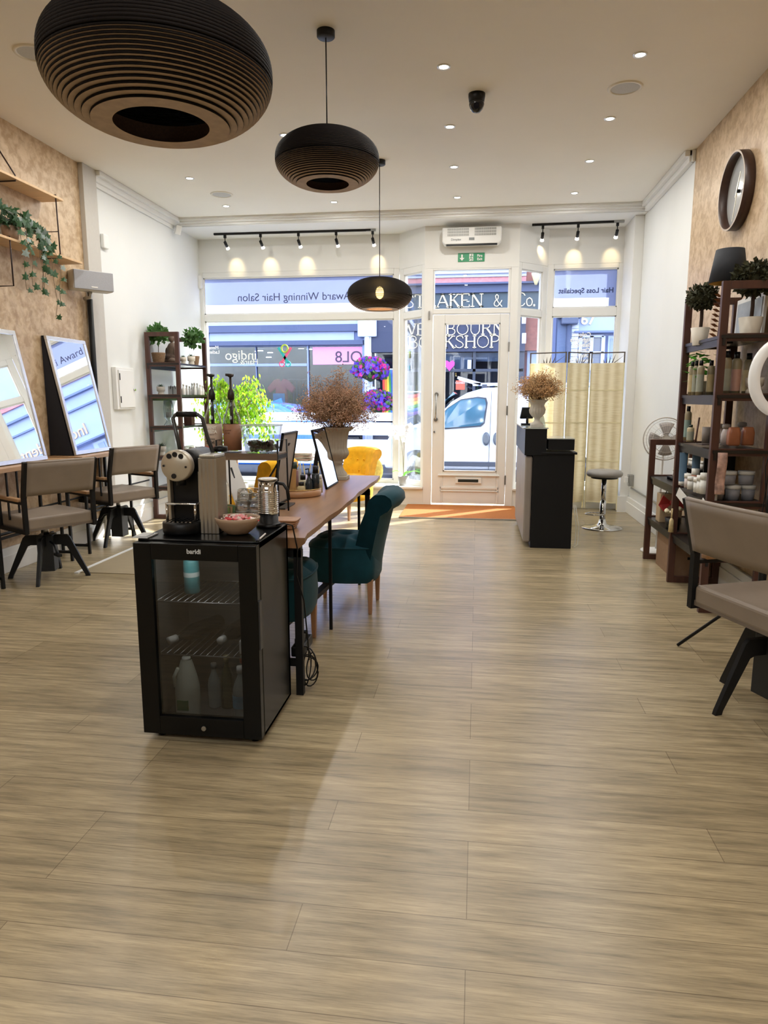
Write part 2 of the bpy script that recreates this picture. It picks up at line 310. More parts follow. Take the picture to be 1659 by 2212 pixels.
# vinyl film on the windows; the white strip imitates a bright sky gap
fblue=filmmat('vinyl_blue','#a6aec8',.72,.12); fwhite=filmmat('vinyl_white','#fbfdff',.85,.1); fband=filmmat('vinyl_band','#e6eefc',.72,.22); fdark=mat('vinyl_dark','#49506e',.6); fwt=mat('vinyl_lettering','#eef0f4',.6)
def film(fn,u0,u1,v0,v1,m,par,nm='film',t=.030): M().prism([(u0,v0),(u1,v0),(u1,v1),(u0,v1)],t-.001,t,fn).build(nm,m,par)
u0,u1,v0,v1=ps1[1]; film(fn1,u0,u1,v0+.125,v1,fblue,w1); film(fn1,u0,u1,v0,v0+.125,fwhite,w1)
u0,u1,v0,v1=ps4[1]; film(fn4,u0,u1,v0+.12,v1,fblue,w4); film(fn4,u0,u1-.10,v0,v0+.12,fwhite,w4); film(fn4,u1-.10,u1,v0,v0+.12,fblue,w4)
u0,u1,v0,v1=ps1[0]
zt=aY(700,891,YW).z
for a,c in ((zt-.115,zt),(zt-.31,zt-.135),(.50,zt-.37)): film(fn1,u0,u1-(.0 if a>.6 else .02),a,c,fband,w1)
MX=(-1,0,0)
text('lettering','Multi Award Winning Hair Salon',.145,TM(aY(660,641,YW+.02),MX),fdark,w1,.0008)
p=aY(545,757,YW+.02); text('lettering','indigo',.19,TM(aY(520,768,YW+.02),MX)@Matrix.Shear('XY',4,(.25,0)),fwt,w1,.0008)
text('lettering','Hair&',.11,TM(aY(538,782,YW+.02),MX)@Matrix.Shear('XY',4,(.25,0)),fwt,w1,.0008)
text('lettering','Mens\nLadies',.065,TM(aY(462,756,YW+.02),MX),fwt,w1,.0008)
text('lettering','Hair Loss Specialist',.088,TM(aY(1266,628,YW+.02),MX),mat('lettering_navy','#2c3a5c',.6),w4,.0008,bold=.002)
for i,s in enumerate(['Colours','Highlights','Balayage','Ombre','Olaplex','Brow Tint']): text('lettering',s,.072,TM(aY(1256,723+i*11.2,YW+.02),MX),fwt,w4,.0008,bold=.002)
# coloured scissor emblem on the glass
for nm,cc,pts in (('emblem','#2fb7c4',[(602,752),(622,783)]),('emblem','#e86a9a',[(628,752),(609,783)])):
    b=M(); p,q=[aY(x,y,YW+.02) for x,y in pts]; _st(b,p,q,.035,.002); c=q; b.add(*(lambda:([],[]))())
    for rr in (0,): 
        n=20; b.tube([c+Vector((math.cos(2*PI*k/n)*.035,0,math.sin(2*PI*k/n)*.035-.02)) for k in range(n)],.008,6,closed=True)
    b.build(nm,mat('emblem_'+cc[1:],cc,.5),w1)
b=M(); c=aY(615,753,YW+.02); b.tube([c+Vector((math.cos(2*PI*k/20)*.045,0,math.sin(2*PI*k/20)*.05)) for k in range(20)],.011,6,closed=True); b.build('emblem',mat('emblem_green','#b9d34a',.5),w1)
# door frame, fanlight, door
df=M().bx(DXL,-.59,YD,YD+.1,0,3.02).bx(.38,DXR,YD,YD+.1,0,3.02).bx(-.59,.38,YD,YD+.1,2.465,2.53).bx(-.59,.38,YD,YD+.1,3.0,3.02).bx(-.59,-.572,YD+.01,YD+.08,2.53,3.0).bx(.35,.38,YD+.01,YD+.08,2.53,3.0)
dfo=struct('window_5',df,white,bevel=.005); M().bx(-.572,.35,YD+.04,YD+.046,2.53,3.0).build('pane',winglass,dfo)
M().box((-.635,YD-.01,2.45),(.016,.03,.1)).build('closer_catch',steel,dfo)
dr=M(); x0,x1=-.585,.375; gx0,gx1,gz0,gz1=-.435,.262,.455,2.345
dr.bx(x0,gx0,YD+.01,YD+.055,.03,2.455).bx(gx1,x1,YD+.01,YD+.055,.03,2.455).bx(gx0,gx1,YD+.01,YD+.055,gz1,2.455).bx(gx0,gx1,YD+.01,YD+.055,.03,gz0)
dr.bx(-.50,.30,YD-.012,YD+.02,.395,.415)
door=struct('door_1',dr,white,bevel=.006)
M().bx(gx0,gx1,YD+.03,YD+.036,gz0,gz1).build('pane',winglass,door)
be=M()
for a in ((gx0,gx0+.014,gz0,gz1),(gx1-.014,gx1,gz0,gz1),(gx0,gx1,gz0,gz0+.014),(gx0,gx1,gz1-.014,gz1)): be.bx(a[0],a[1],YD+.002,YD+.03,a[2],a[3])
for a in ((-.47,-.462,.05,.33),(.28,.288,.05,.33),(-.47,.288,.19,.2),(-.47,.288,.225,.25)): be.bx(a[0],a[1],YD-.002,YD+.02,a[2],a[3])
be.build('moulding',white,door)
M().bx(-.27,.07,YD-.012,YD+.02,.30,.375).build('letter_plate',white,door,bevel=.004); M().bx(-.235,.03,YD-.016,YD+.0,.318,.355).build('letter_slot',mat('letter_slot','#1d2420',.4),door)
hb=M(); p0,p1=aY(943,852,YD),aY(941,906,YD); hb.tube([p0+Vector((0,.01,0)),p0+Vector((0,-.05,-.01)),p1+Vector((0,-.05,.01)),p1+Vector((0,.01,0))],.011)
for p in(p0,p1): hb.rod(p+Vector((0,.012,0)),p+Vector((0,-.008,0)),.026)
hb.build('door_handle',steel,door); M().rod(aY(938,933,YD)+Vector((0,.012,0)),aY(938,933,YD)+Vector((0,-.006,0)),.012).build('keyhole',steel,door)
hg=M(); 
for z in (2.05,1.25,.35): hg.bx(.368,.386,YD-.004,YD+.02,z-.06,z+.06)
hg.build('hinge',steel,door)
# mat in front of the door
mm=mat('coir','#a8652a',.95,var=.18,scale=120,bump=.6); tag(M().bx(-.90,DXR+.03,8.12,9.14,0,.012).build('doormat',mm),'wide orange brown coir doormat on the floor inside the door','doormat')
tag(M().bx(-.90,DXR+.03,8.095,8.12,0,.014).build('threshold_strip',steel),'thin metal edging strip along the orange doormat','threshold strip')
# ================= ceiling fittings
tm=mat('downlight_trim','#c9c8c4',.3,metal=.6,var=.02); em=mat('downlight_lens','#fff6e6',.4,var=0,emit=14)
def downlight(x,y,label,lit=True,grp='recessed downlights in the salon ceiling'):
    t=thing('downlight',label,'ceiling light',(x,y,ZC),0,grp)
    M().lathe([(.03,-.001),(.034,-.006),(.044,-.006),(.047,0)],n=28,cap=False).build('trim_ring',tm,t); M().lathe([(.0001,-.003),(.031,-.003)],n=24,cap=False).build('lens',em,t)
    l=bpy.data.lights.new('downlight_lamp','AREA'); l.shape='DISK'; l.size=.06; l.energy=DOWN_W; l.color=(1,.97,.92); o=bpy.data.objects.new('downlight_lamp',l); COL.objects.link(o); o.parent=t; o.location=(0,0,-.012)
    return t
rn={0:'left row of',1:'second row of',2:'row right of the pendants of',3:'right row of'}
XS=(-2.955,-1.675,-.275,1.0); YS=(8.25,7.2,6.18,5.12)
for i,x in enumerate(XS):
    for j,y in enumerate(YS):
        downlight(x,y,'small recessed downlight, %s the ceiling, %s from the window'%(rn[i],('nearest','second','third','fourth')[j]))
for x in (-2.955,-.275,1.0):  # unseen rear rows, added to fill the room with light
    for y in (4.0,1.6,-.8,-3.2): downlight(x,y,'small round recessed downlight in the ceiling over the rear salon floor')
sw=mat('speaker_trim','#d9d4c6',.5,var=.02); sg=mat('speaker_grille','#b7b7b4',.6,var=.1,scale=400)
for x,y,l in ((-2.9,4.58,'round white ceiling speaker beside the largest pendant'),(-2.838,7.794,'round white ceiling speaker nearest the shop window'),(1.005,5.617,'round white ceiling speaker right of the black dome camera')):
    t=thing('ceiling_speaker',l,'speaker',(x,y,ZC),0,'ceiling speakers'); M().lathe([(.098,-.001),(.102,-.008),(.118,-.008),(.124,0)],n=40,cap=False).build('trim_ring',sw,t); M().lathe([(.0001,-.004),(.1,-.003)],n=40,cap=False).build('grille',sg,t)
t=thing('dome_camera','black dome security camera hanging from the ceiling','camera',aZ(1030,203,ZC))
M().lathe([(.062,0),(.062,-.02),(.056,-.055)],n=28).build('base',blackp,t); M().lathe([(.055,-.05),(.056,-.075),(.045,-.105),(.025,-.125),(.0001,-.13)],n=28).build('dome',mat('camera_dome','#0b0b0d',.08),t)
M().rod((0,-.03,-.09),(0,-.06,-.1),.022).build('lens',mat('camera_lens','#050508',.05),t)
# pendants
pm=mat('corrugated_card','#140e0b',.8,var=.35,scale=220,bump=.3,alpha=.88,spec=.2); pedge=mat('card_edge','#b09d8a',.8,var=.1); pin=mat('card_inside','#3a251a',.8,var=.3,scale=150)
def pendant(x,y,zc,Rr,h,label,lit):
    t=thing('pendant_lamp',label,'pendant lamp',(x,y,ZC),0,'corrugated oval pendants over the table')
    M().lathe([(.055,0),(.055,-.035),(.05,-.04),(.0001,-.04)],n=28,cap=False).build('ceiling_rose',black,t)
    z=zc-ZC; M().rod((0,0,-.04),(0,0,z+h*.44),.004).build('cord',blackp,t)
    # stacked card rings: outer wall made of steps
    n=34; pr=[]; rings=M(); edge=M(); er=.43
    rad=lambda s: Rr*max(.0,(1-abs(s)**2.2))**.5
    zz=[-1+2*i/n for i in range(n+1)]; s0=-.86
    for i in range(n):
        a=-.84+1.76*i/n; c=-.84+1.76*(i+1)/n; r=rad((a+c)/2); za,zb=z+h/2*a,z+h/2*c; g=(zb-za)*(.25 if (a+c)/2<-.1 else .02)
        rings.lathe([(r-.045,zb-g),(r-.002,zb-g),(r,zb-g*1.5),(r,za+g*.3),(r-.002,za),(r-.045,za)],n=72,cap=False)
        if (a+c)/2<-.12:
            ri=rad(-.84+1.76*(i-.5)/n) if i else rad(-.84); 
            edge.lathe([((ri-.05 if i==0 else ri-.004),za-.0006),(r-.001,za-.0006)],n=72,cap=False)
    rings.build('shade',pm,t); edge.build('shade_edges',pedge,t)
    rt=rad(.9); M().lathe([(.02,z+h/2*.93),(rt,z+h/2*.91)],n=48,cap=False).build('shade_top',pm,t)
    r=rad(-.84)-.012; M().lathe([(r,z-h/2*.84+.001),(r,z-h/2*.5)],n=48,cap=False).build('shade_lining',pin,t)
    if lit:
        M().ball((0,0,z+.02),.04,(1,1,1.5)).build('bulb',mat('bulb_glow','#ffcf7a',.3,var=0,emit=60),t)
        l=bpy.data.lights.new('pendant_bulb','POINT'); l.energy=8; l.shadow_soft_size=.03; l.color=(1,.75,.42); o=bpy.data.objects.new('pendant_bulb',l); COL.objects.link(o); o.parent=t; o.location=(0,0,z-.09)
    return t
pendant(-.985,2.2,2.40,.342,.36,'largest, nearest dark corrugated oval pendant lamp at the upper left',False)
pendant(-.965,4.56,2.885,.325,.34,'middle dark corrugated oval pendant lamp on a short cord',False)
pendant(-.965,6.93,2.40,.315,.325,'farthest dark corrugated oval pendant lamp hanging low before the shop window',True)
# track lights
tlm=mat('spot_glass','#e8e6e0',.15,var=.02,emit=1.5)
def track(x0,x1,y0,y1,spots,lab,labs):
    t=thing('light_track',lab,'track light',(x0,y0,ZS),0); d=Vector((x1-x0,y1-y0,0)); M().bar((0,0,-.012),d+Vector((0,0,-.012)),.035,.024).build('rail',black,t)
    M().box(d+Vector((-.05,0,-.014)),(.12,.037,.026)).build('feed_box',steel,t)
    for (x,aim,e),lb in zip(spots,labs):
        f=(x-x0)/(x1-x0); y=y0+(y1-y0)*f
        s=thing('spotlight',lb,'spotlight',(x,y,ZS-.024),0,'spotlights on the window tracks')
        M().box((0,0,-.02),(.03,.03,.04)).rod((0,0,-.03),(0,0,-.1),.006).build('adapter',black,s)
        a=Vector(aim)-Vector((x,y,ZS-.14)); a.normalize(); p=Vector((0,0,-.095)); q=p+a*.065
        M().rod(p-a*.01,q,.019).build('body',blackp,s); M().tube([q,q+a*.018,q+a*.038],.02,12,radii=[.016,.021,.026]).build('bulb',tlm,s)
        if e:
            l=bpy.data.lights.new('spot_lamp','SPOT'); l.energy=TRACK_W*e; l.color=(1,.76,.4); l.spot_size=R(50); l.spot_blend=.9; l.shadow_soft_size=.012
            o=bpy.data.objects.new('spot_lamp',l); COL.objects.link(o); o.parent=s; o.location=q+a*.045; o.rotation_euler=a.to_track_quat('-Z','Y').to_euler()
n5=['leftmost','second from left','middle','fourth from left','rightmost']
track(-3.46,-1.34,9.16,9.2,[(x,(x+.03,9.5,3.14),e) for x,e in ((-3.313,1),(-2.837,1),(-2.336,1),(-1.842,0),(-1.371,.9))],'black ceiling track with five spotlights over the large left window',['small black spotlight, %s of the five over the large left window'%s for s in n5])
track(.62,1.70,9.2,9.16,[(x,(x+.0,9.5,3.14),e) for x,e in ((.751,1),(1.173,1),(1.634,.8))],'short black ceiling track with three spotlights over the right window',['small black spotlight, %s of the three over the right window'%s for s in ('leftmost','middle','rightmost')])
# air curtain above the door
t=thing('air_curtain','white wall heater with black outlet above the door','heater',(-.115,YD,3.36))
W=.36; hp=[(-W,.11),(W,.11),(W,-.05),(W-.03,-.09),(-W+.03,-.09),(-W,-.05)]
M().prism(hp,-.17,0,lambda u,v,q:Vector((u,q,v))).build('casing',white,t,bevel=.015,seg=3)
gr=mat('heater_grille','#9b9c98',.5)
for cx in(-.165,.165):
    g=M()
    for rz in (.085,.052,.019):
        for k in range(22): g.box((cx-.125+k*.0119,-.172,rz),(.007,.006,.024))
    g.build('grille',gr,t)
M().box((0,-.14,-.088),(.62,.05,.025)).build('air_outlet',blackp,t); M().box((.0,-.172,-.03),(.065,.005,.03)).build('control_panel',mat('heater_panel','#6f7372',.4),t)
text('lettering','Dimplex',.036,TM((-.19,-.1725,-.035)),mat('grey_print','#5d6163',.5),t); 
sg2=mat('sign_green','#1e8a5a',.4,var=.02); M_=TM
sp=aY(1018,556,YD); t=thing('exit_sign','green Fire Exit sign on the header above the door','sign',(sp.x,YD,sp.z)); M().box((0,-.004,0),(.33,.006,.105)).build('plate',sg2,t,bevel=.002)
M().prism([(-.125,.035),(-.105,.035),(-.105,-.005),(-.085,-.005),(-.115,-.04),(-.145,-.005),(-.125,-.005)],-.009,-.007,lambda u,v,q:Vector((u,q,v))).build('arrow',white,t)
M().box((-.0,-.008,0),(.05,.002,.085)).build('pictogram_door',white,t)
pg=M(); 
for a,c in (((.003,.018),(-.006,-.008)),((.003,.018),(.02,.004)),((.003,.015),(-.016,.008)),((-.006,-.008),(-.02,-.03)),((-.006,-.008),(.012,-.018)),((.012,-.018),(.008,-.038))): _st(pg,Vector((a[0],-.010,a[1])),Vector((c[0],-.010,c[1])),.007,.002)
pg.box((.006,-.010,.03),(.011,.002,.011)).build('running_figure',sg2,t); text('lettering','Fire\nExit',.042,TM((.105,-.008,-.004)),white,t,bold=.001)
# wall bits
sp=aX(222,522,XL); t=tag(M().bx(XL,XL+.04,sp.y-.05,sp.y+.05,sp.z-.07,sp.z+.07).build('alarm_sensor',white,bevel=.012,seg=3),'small white sensor box high on the left white wall','sensor')
t=tag(M().box((XL+.09,8.66,3.47),(.07,.06,.11),(.3,.2,.6)).rod((XL,8.68,3.53),(XL+.08,8.67,3.5),.015).build('motion_sensor',white,bevel=.01),'white motion sensor in the ceiling corner above the left window','sensor')
sp=aY(428,610,YW); tag(M().lathe([(.02,-.09),(.035,-.07),(.035,.07),(.02,.09)],(sp.x+.03,YW-.02,sp.z),16).build('contact_sensor',white),'white oval sensor on the left window frame','sensor')
y0,y1,z0,z1=aX(240,795,XL).y,7.38,1.29,1.735
t=thing('meter_cabinet','white metal meter cabinet on the left white wall','cabinet',(XL,0,0)); M().bx(0,.05,y0,y1,z0,z1).build('case',white,t,bevel=.006); d=M().bx(.05,.062,y0+.04,y1-.02,z0+.02,z1-.03).build('door',white,t,bevel=.003)
M().rod((.06,y1-.04,1.5),(.08,y1-.04,1.5),.013).build('knob',chrome,d); M().bx(.06,.068,y0+.045,y0+.055,1.6,1.67).bx(.06,.068,y0+.045,y0+.055,1.36,1.43).build('hinge',black,d)
# ================= loudspeaker on pole, pole
t=thing('wall_speaker','pale grey oblong loudspeaker on a bracket at the left pilaster','speaker',(XL+.16,6.42,2.5),R(-38))
M().bx(-.075,.075,-.19,.19,-.09,.09).build('cabinet',mat('speaker_white','#c9c7c1',.5,var=.02),t,bevel=.015,seg=3); M().bx(.075,.085,-.185,.185,-.085,.085).build('grille',mat('speaker_cloth','#a5a7ad',.8,var=.1,scale=300),t,bevel=.01); M().box((.087,0,-.06),(.003,.06,.012)).build('badge',white,t)
M().tube([(-.02,0,-.09),(-.03,0,-.14),(-.1,-.03,-.15)],.018).build('bracket',steel,t)
tag(M().tube([(XL+.06,6.56,2.36),(XL+.055,6.56,.95)],.026).tube([(XL+.06,6.56,2.36),(XL+.07,6.53,2.42)],.012).build('cable_conduit',black),'tall black cable tube down the edge of the left pilaster','conduit')
# sockets and conduit right
t=thing('wall_socket','grey metal socket box low on the right front wall','socket',(XR,8.75,.42)); M().bx(-.06,0,-.05,.05,-.07,.07).build('box',steel,t,bevel=.005); M().bx(-.1,-.06,-.03,.03,-.03,.04).build('plug',white,t,bevel=.004)
tag(M().tube([(XR-.03,8.7,.33),(XR-.03,7.4,.33),(XR-.03,5.0,.33)],.011).build('wall_conduit',steel),'thin metal conduit along the right white wall','conduit')
tag(M().tube([(XL+.05,3.0,.33),(XL+.05,7.6,.33)],.013).tube([(XL+.05,3.0,.47),(XL+.05,7.6,.47)],.009).build('wall_pipes',black),'pair of dark pipes along the bottom of the left wall','pipe')
# ================= street outside
YF=18.9; GZ=-.14
pave=mat('pavement','#8f9196',.9,var=.08,scale=5); road=mat('asphalt','#54575c',.9,var=.1,scale=20)
struct('ground_1',M().bx(-30,30,9.7,10.9,GZ-.2,GZ+.06),pave); struct('ground_2',M().bx(-30,30,10.9,17.4,GZ-.2,GZ-.06),road); struct('ground_3',M().bx(-30,30,17.4,YF,GZ-.2,GZ+.06),pave)
def qx(px,y=YF): return aY(px,858,y).x
def qz(py,y=YF): return aY(1032,py,y).z
def R_(b,px0,py0,px1,py1,t0=-.03,t1=.1,y=YF):
    p=aY(px0,py0,y); q=aY(px1,py1,y); return b.bx(p.x,q.x,y+t0,y+t1,q.z,p.z)
lil=mat('render_lilac','#8996bf',.8,var=.03,scale=4); lil2=mat('render_pale_blue','#a3b0d6',.8,var=.03,scale=4); slate=mat('fascia_slate','#4a5373',.7,var=.05); shopdark=mat('shop_interior','#3d4356',.8,var=.25,scale=2)
navy=mat('bookshop_navy','#2d3450',.6,var=.05); navyd=mat('bookshop_green_grey','#3c4a56',.6,var=.05); pinkb=mat('brick_pink','#c98a90',.8,var=.12,scale=12); cornw=mat('cornice_white','#c3cce4',.7,var=.03); gold=mat('gold_letters','#f1dfbd',.4,var=.05)
sglass=panemat('shop_glass',(.6,.64,.7),.1)
# --- left shop, pale blue
t=thing('shop_building','pale lilac shop building across the street behind the left window','building',(0,0,0))
M().bx(-16,qx(786),YF+.9,YF+1.1,GZ,7.5).bx(-16,qx(786),YF,YF+.9,qz(745),7.5).build('wall',lil,t)
b=M(); R_(b,430,683,786,706,-.12); R_(b,430,600,786,640,-.05); b.build('upper_band',lil2,t)
b=M(); R_(b,425,706,786,716,-.2); R_(b,425,739,786,745,-.18); b.build('fascia_moulding',slate,t)
b=M(); R_(b,455,718,766,738,-.08,.0); b.build('sign_board',lil2,t); b=M(); R_(b,425,712,790,742,-.04,.02); b.build('fascia',mat('fascia_blue','#6e7ca6',.7,var=.03),t)
text('lettering','SOL8',.42,TM((qx(762),YF-.04,qz(770)),(-1,0,0))@Matrix.Shear('XY',4,(-.2,0)),mat('lettering_dark','#3c3348',.6),t,.002)
fr=M(); 
for px in (445,553,664,783): R_(fr,px,745,px+7,1000,-.06,.06)
R_(fr,553,786,664,791,-.06,.06); R_(fr,445,786,553,791,-.06,.06); R_(fr,445,960,790,1010,-.05,.1); fr.build('shopfront_frame',lil,t)
b=M(); R_(b,445,745,786,1010,.02,.03); b.build('pane',sglass,t)
b=M(); b.bx(-16,qx(786),YF+.85,YF+.9,GZ,3.4).build('back_wall',shopdark,t)
lm=mat('strip_light','#fff4da',.5,var=0,emit=9)  # glowing bars that imitate ceiling light reflections in the shop glass
for i,(px,py) in enumerate(((540,750),(562,757),(583,761),(650,752),(668,754),(690,757),(750,749),(765,753),(706,761),(776,764),(728,768),(580,771))):
    b=M(); R_(b,px-5,py,px+6,py+1.6,-.02,.02,YF+.7); tag(b.build('strip_light',lm),'small ceiling light glowing inside the pale lilac shop across the street','ceiling light','lights inside the lilac shop')
tag(R_(M(),676,750,787,787,-.03,.0,YF).build('shop_banner',mat('banner_pink','#e493c4',.7,var=.04)),'large pink banner in the lilac shop window across the street','banner')
# T shirt on a dummy and clothes rail
t=thing('shirt_display','red T-shirt on a stand in the lilac shop window','display dummy',(qx(600),YF+.4,0))
z=qz(822,YF+.4); h=.0
M().prism([(-.18,0),(-.15,.55),(-.32,.42),(-.40,.56),(-.2,.78),(-.07,.82),(0,.72),(.07,.82),(.2,.78),(.40,.56),(.32,.42),(.15,.55),(.18,0)],-.09,.09,lambda u,v,q:Vector((u,q,z-.75+v))).build('shirt',mat('shirt_red','#e2556b',.9),t,bevel=.03); M().rod((0,0,GZ),(0,0,z-.7),.025).build('stand',steel,t)
M().box((-.04,-.14,z-.62),(.34,.02,.56)).build('poster',mat('poster_blue','#55a7de',.5,var=.2,scale=6),t)
t=thing('clothes_rail','clothes rail with dark garments inside the lilac shop','clothes rail',(qx(645),YF+.6,0)); z=qz(818,YF+.6)
M().tube([(-.45,0,GZ),(-.45,0,z),(.45,0,z),(.45,0,GZ)],.02).build('rail',steel,t)
for i in range(9): M().box((-.36+i*.09,0,z-.42),(.05,.22,.75)).build('garment',mat(('cloth_dark','cloth_navy','cloth_teal')[i%3],('#23262e','#2c3958','#365863')[i%3],.9),t,bevel=.015)
# --- gutter pipe between the shops
t=thing('drainpipe','pale drainpipe with hopper between the lilac shop and the bookshop','drainpipe',(qx(796),YF-.15,0))
M().box((0,0,qz(703)),(.5,.2,.55)).build('hopper',cornw,t,bevel=.03); M().tube([(0,0,qz(715)),(0,0,GZ)],.085).build('pipe',cornw,t)
# --- bookshop
t=thing('bookshop_building','dark navy bookshop building across the street with gold lettering','building',(0,0,0))
xa,xb=qx(803),qx(1172)
M().bx(xa,xb,YF+.9,YF+1.1,GZ,7.5).bx(xa,xb,YF,YF+.9,qz(758),7.5).build('wall',mat('brick_red','#8d5a52',.9,var=.2,scale=10),t)
b=M(); b.bx(xa,qx(1128),YF-.32,YF,qz(588),qz(580)).bx(xa,qx(1128),YF-.26,YF,qz(594),qz(588)).bx(xa,qx(1128),YF-.14,YF,qz(600),qz(594)); b.build('cornice',cornw,t)
b=M().bx(xa,qx(1128),YF-.08,YF,qz(613),qz(600)); b.build('brick_band',pinkb,t)
b=M().bx(xa,xb,YF-.34,YF,qz(618),qz(614)).bx(xa,xb,YF-.2,YF,qz(634),qz(618)); b.build('fascia_moulding',slate,t)
M().bx(xa,xb,YF-.1,YF,qz(674),qz(634)).build('upper_fascia',navyd,t); M().bx(xa,qx(1130),YF-.14,YF,qz(760),qz(676)).build('lower_fascia',navy,t)
b=M(); serif(b,'STRAKEN',qx(874),qx(1040),qz(664),.33,YF-.12,.04); serif(b,'&',qx(1060),qx(1080),qz(664),.3,YF-.12,.04); serif(b,'Co.',qx(1108),qx(1150),qz(664),.33,YF-.12,.04)
serif(b,'WESTBOURN',qx(867),qx(1086),qz(724),.30,YF-.16,.04); serif(b,'BOOKSHOP',qx(882),qx(1076),qz(752),.31,YF-.16,.04); b.build('lettering',gold,t)
fr=M()
for px in (803,905,1020,1118,1124): fr.bx(qx(px),qx(px+6),YF-.06,YF+.06,GZ,qz(758))
fr.bx(xa,qx(1128),YF-.06,YF+.06,qz(803),qz(797)).bx(qx(950),qx(1020),YF-.05,YF+.05,GZ,qz(925)); fr.bx(xa,qx(1128),YF-.05,YF+.1,GZ,qz(930)); fr.build('shopfront_frame',mat('shopfront_navy','#333a4c',.5),t)
M().bx(xa,qx(1128),YF+.02,YF+.03,GZ,qz(758)).build('pane',sglass,t); M().bx(xa,qx(1128),YF+.8,YF+.85,GZ,qz(758)).build('back_wall',mat('bookshop_inside','#4a4d58',.8,var=.35,scale=1.5),t)
b=M(); R_(b,955,762,1019,797,.1,.12); R_(b,1027,762,1110,780,.1,.12); b.build('window_reflection_board',mat('book_display','#aeb9cc',.7,var=.25,scale=2),t)  # pale boards behind the pane, coloured to stand in for its reflection
hp=[(0,-.2),(.17,0),(.18,.1),(.1,.17),(0,.1),(-.1,.17),(-.18,.1),(-.17,0)]; c=aY(971,789,YF-.1)
M().prism(hp,0,.02,lambda u,v,q:c+Vector((u*.75,q,v*.75))).build('heart_sign',mat('heart_pink','#d9409f',.5),t)
b=M(); R_(b,985,822,1004,842,-.1,-.08); cs=b.build('closed_sign',mat('sign_orange','#c75a45',.5),t); text('lettering','CLOSED',.07,TM(aY(994,827,YF-.105)),white,t)
R_(M(),954,811,962,820,-.1,-.08).build('pink_sign',mat('sign_pink','#e04a93',.5),t); R_(M(),1010,778,1018,797,-.1,-.08).build('notice',cornw,t)
# books in the bookshop window
for i in range(16):
    px=(870+i*4) if i<8 else (1030+(i-8)*10); b=M(); R_(b,px,832,px+3.2,848,0,.18,YF+.25); tag(b.build('book',mat('book_%d'%(i%5),('#b8473d','#3f6db0','#d8b24a','#5a8f64','#e3e0d8')[i%5],.7)),'small book standing in the window display of the bookshop','book','books in the bookshop window')
tag(R_(M(),845,849,912,852,0,.3,YF+.2).build('display_shelf',woodd),'thin display shelf in the bookshop window','shelf'); tag(R_(M(),1028,849,1112,852,0,.3,YF+.2).build('display_shelf',woodd),'wide display shelf in the right bookshop window','shelf')
def rainbow(name,x0,x1,z0,z1,y,vert,label):
    t=thing(name,label,'flag',(0,0,0)); M().tube([(x0-.05,y,z1+.02),(x1+.05,y,z1+.02)],.018).tube([((x0+x1)/2,y,z1+.02),((x0+x1)/2,YF+.05,z1+.02)],.018).build('flag_pole',cornw,t); cs=['#d8453f','#e8883a','#ecd24b','#4f9f57','#4273c4','#7c55ad']
    for i,c in enumerate(cs):
        if vert: 
            a=x0+(x1-x0)*i/6; bb=x0+(x1-x0)*(i+1)/6; M().grid(lambda u,v:Vector((a+(bb-a)*u+.05*math.sin(v*3)*.6,y+.05*math.sin((a+(bb-a)*u)*14+v*4),z0+(z1-z0)*v)),3,12).build('stripe',mat('stripe_'+c[1:],c,.8),t,solid=.004)
        else:
            a=z1+(z0-z1)*i/6; bb=z1+(z0-z1)*(i+1)/6; M().grid(lambda u,v:Vector((x0+(x1-x0)*v,y+.06*math.sin(v*9),a+(bb-a)*u-.06*math.sin(v*3))),2,14).build('stripe',mat('stripe_'+c[1:],c,.8),t,solid=.004)
rainbow('rainbow_flag',qx(830),qx(856),qz(905),qz(800),YF-.5,True,'tall hanging rainbow flag outside the bookshop beside the flower basket')
rainbow('rainbow_banner',qx(868),qx(908),qz(893),qz(848),YF-.3,False,'wide rainbow banner low in the bookshop window behind the orchid')
# --- right side: door recess, pipe, building 67
t=thing('office_building','pale blue office building numbered 67 across the street on the right','building',(0,0,0))
xb2=qx(1243); M().bx(qx(1172),qx(1215),YF+.3,YF+.5,GZ,6.5).build('recess_wall',lil,t)
M().bx(xb2,12,YF+.25,YF+.4,GZ,7.5).bx(xb2,12,YF,YF+.25,qz(722),7.5).build('wall',mat('office_render','#9aa8d0',.8,var=.03,scale=3),t)
b=M().bx(xb2-.1,12,YF-.12,YF,qz(722),qz(718)).bx(xb2-.1,12,YF-.25,YF,qz(560),qz(556)).bx(xb2-.1,12,YF-.1,YF,qz(640),qz(636)).bx(xb2-.1,12,YF-.16,YF,qz(607),qz(602)); b.build('moulding',mat('moulding_blue','#66749c',.7),t)
M().bx(xb2,12,YF-.1,YF,qz(574),qz(562)).build('brick_band',pinkb,t)
text('lettering','67',.36,TM(aY(1270,691,YF-.02)),gold,t,.02,bold=.006); text('lettering','Independent Financial Advice',.46,TM((qx(1335),YF-.02,qz(691)),),mat('bronze_letters','#b89f84',.5),t,.02,align='LEFT',bold=.004)
b=M(); R_(b,1252,728,1300,790,.0,.06,YF+.2); b.build('window_pane',mat('dark_glass','#4d5874',.2,spec=.8),t); b=M(); 
for px in (1250,1274,1299): R_(b,px,726,px+4,800,-.08,.0,YF+.2)
R_(b,1250,760,1303,764,-.08,0,YF+.2); R_(b,1250,724,1303,729,-.08,0,YF+.2); b.build('window_frame',cornw,t)
b=M(); R_(b,1313,726,1336,960,-.1,.02,YF+.2); b.build('door',lil2,t); b=M(); R_(b,1317,732,1332,775,-.13,-.09,YF+.2); R_(b,1317,785,1332,850,-.13,-.09,YF+.2); b.build('door_panel',lil,t)
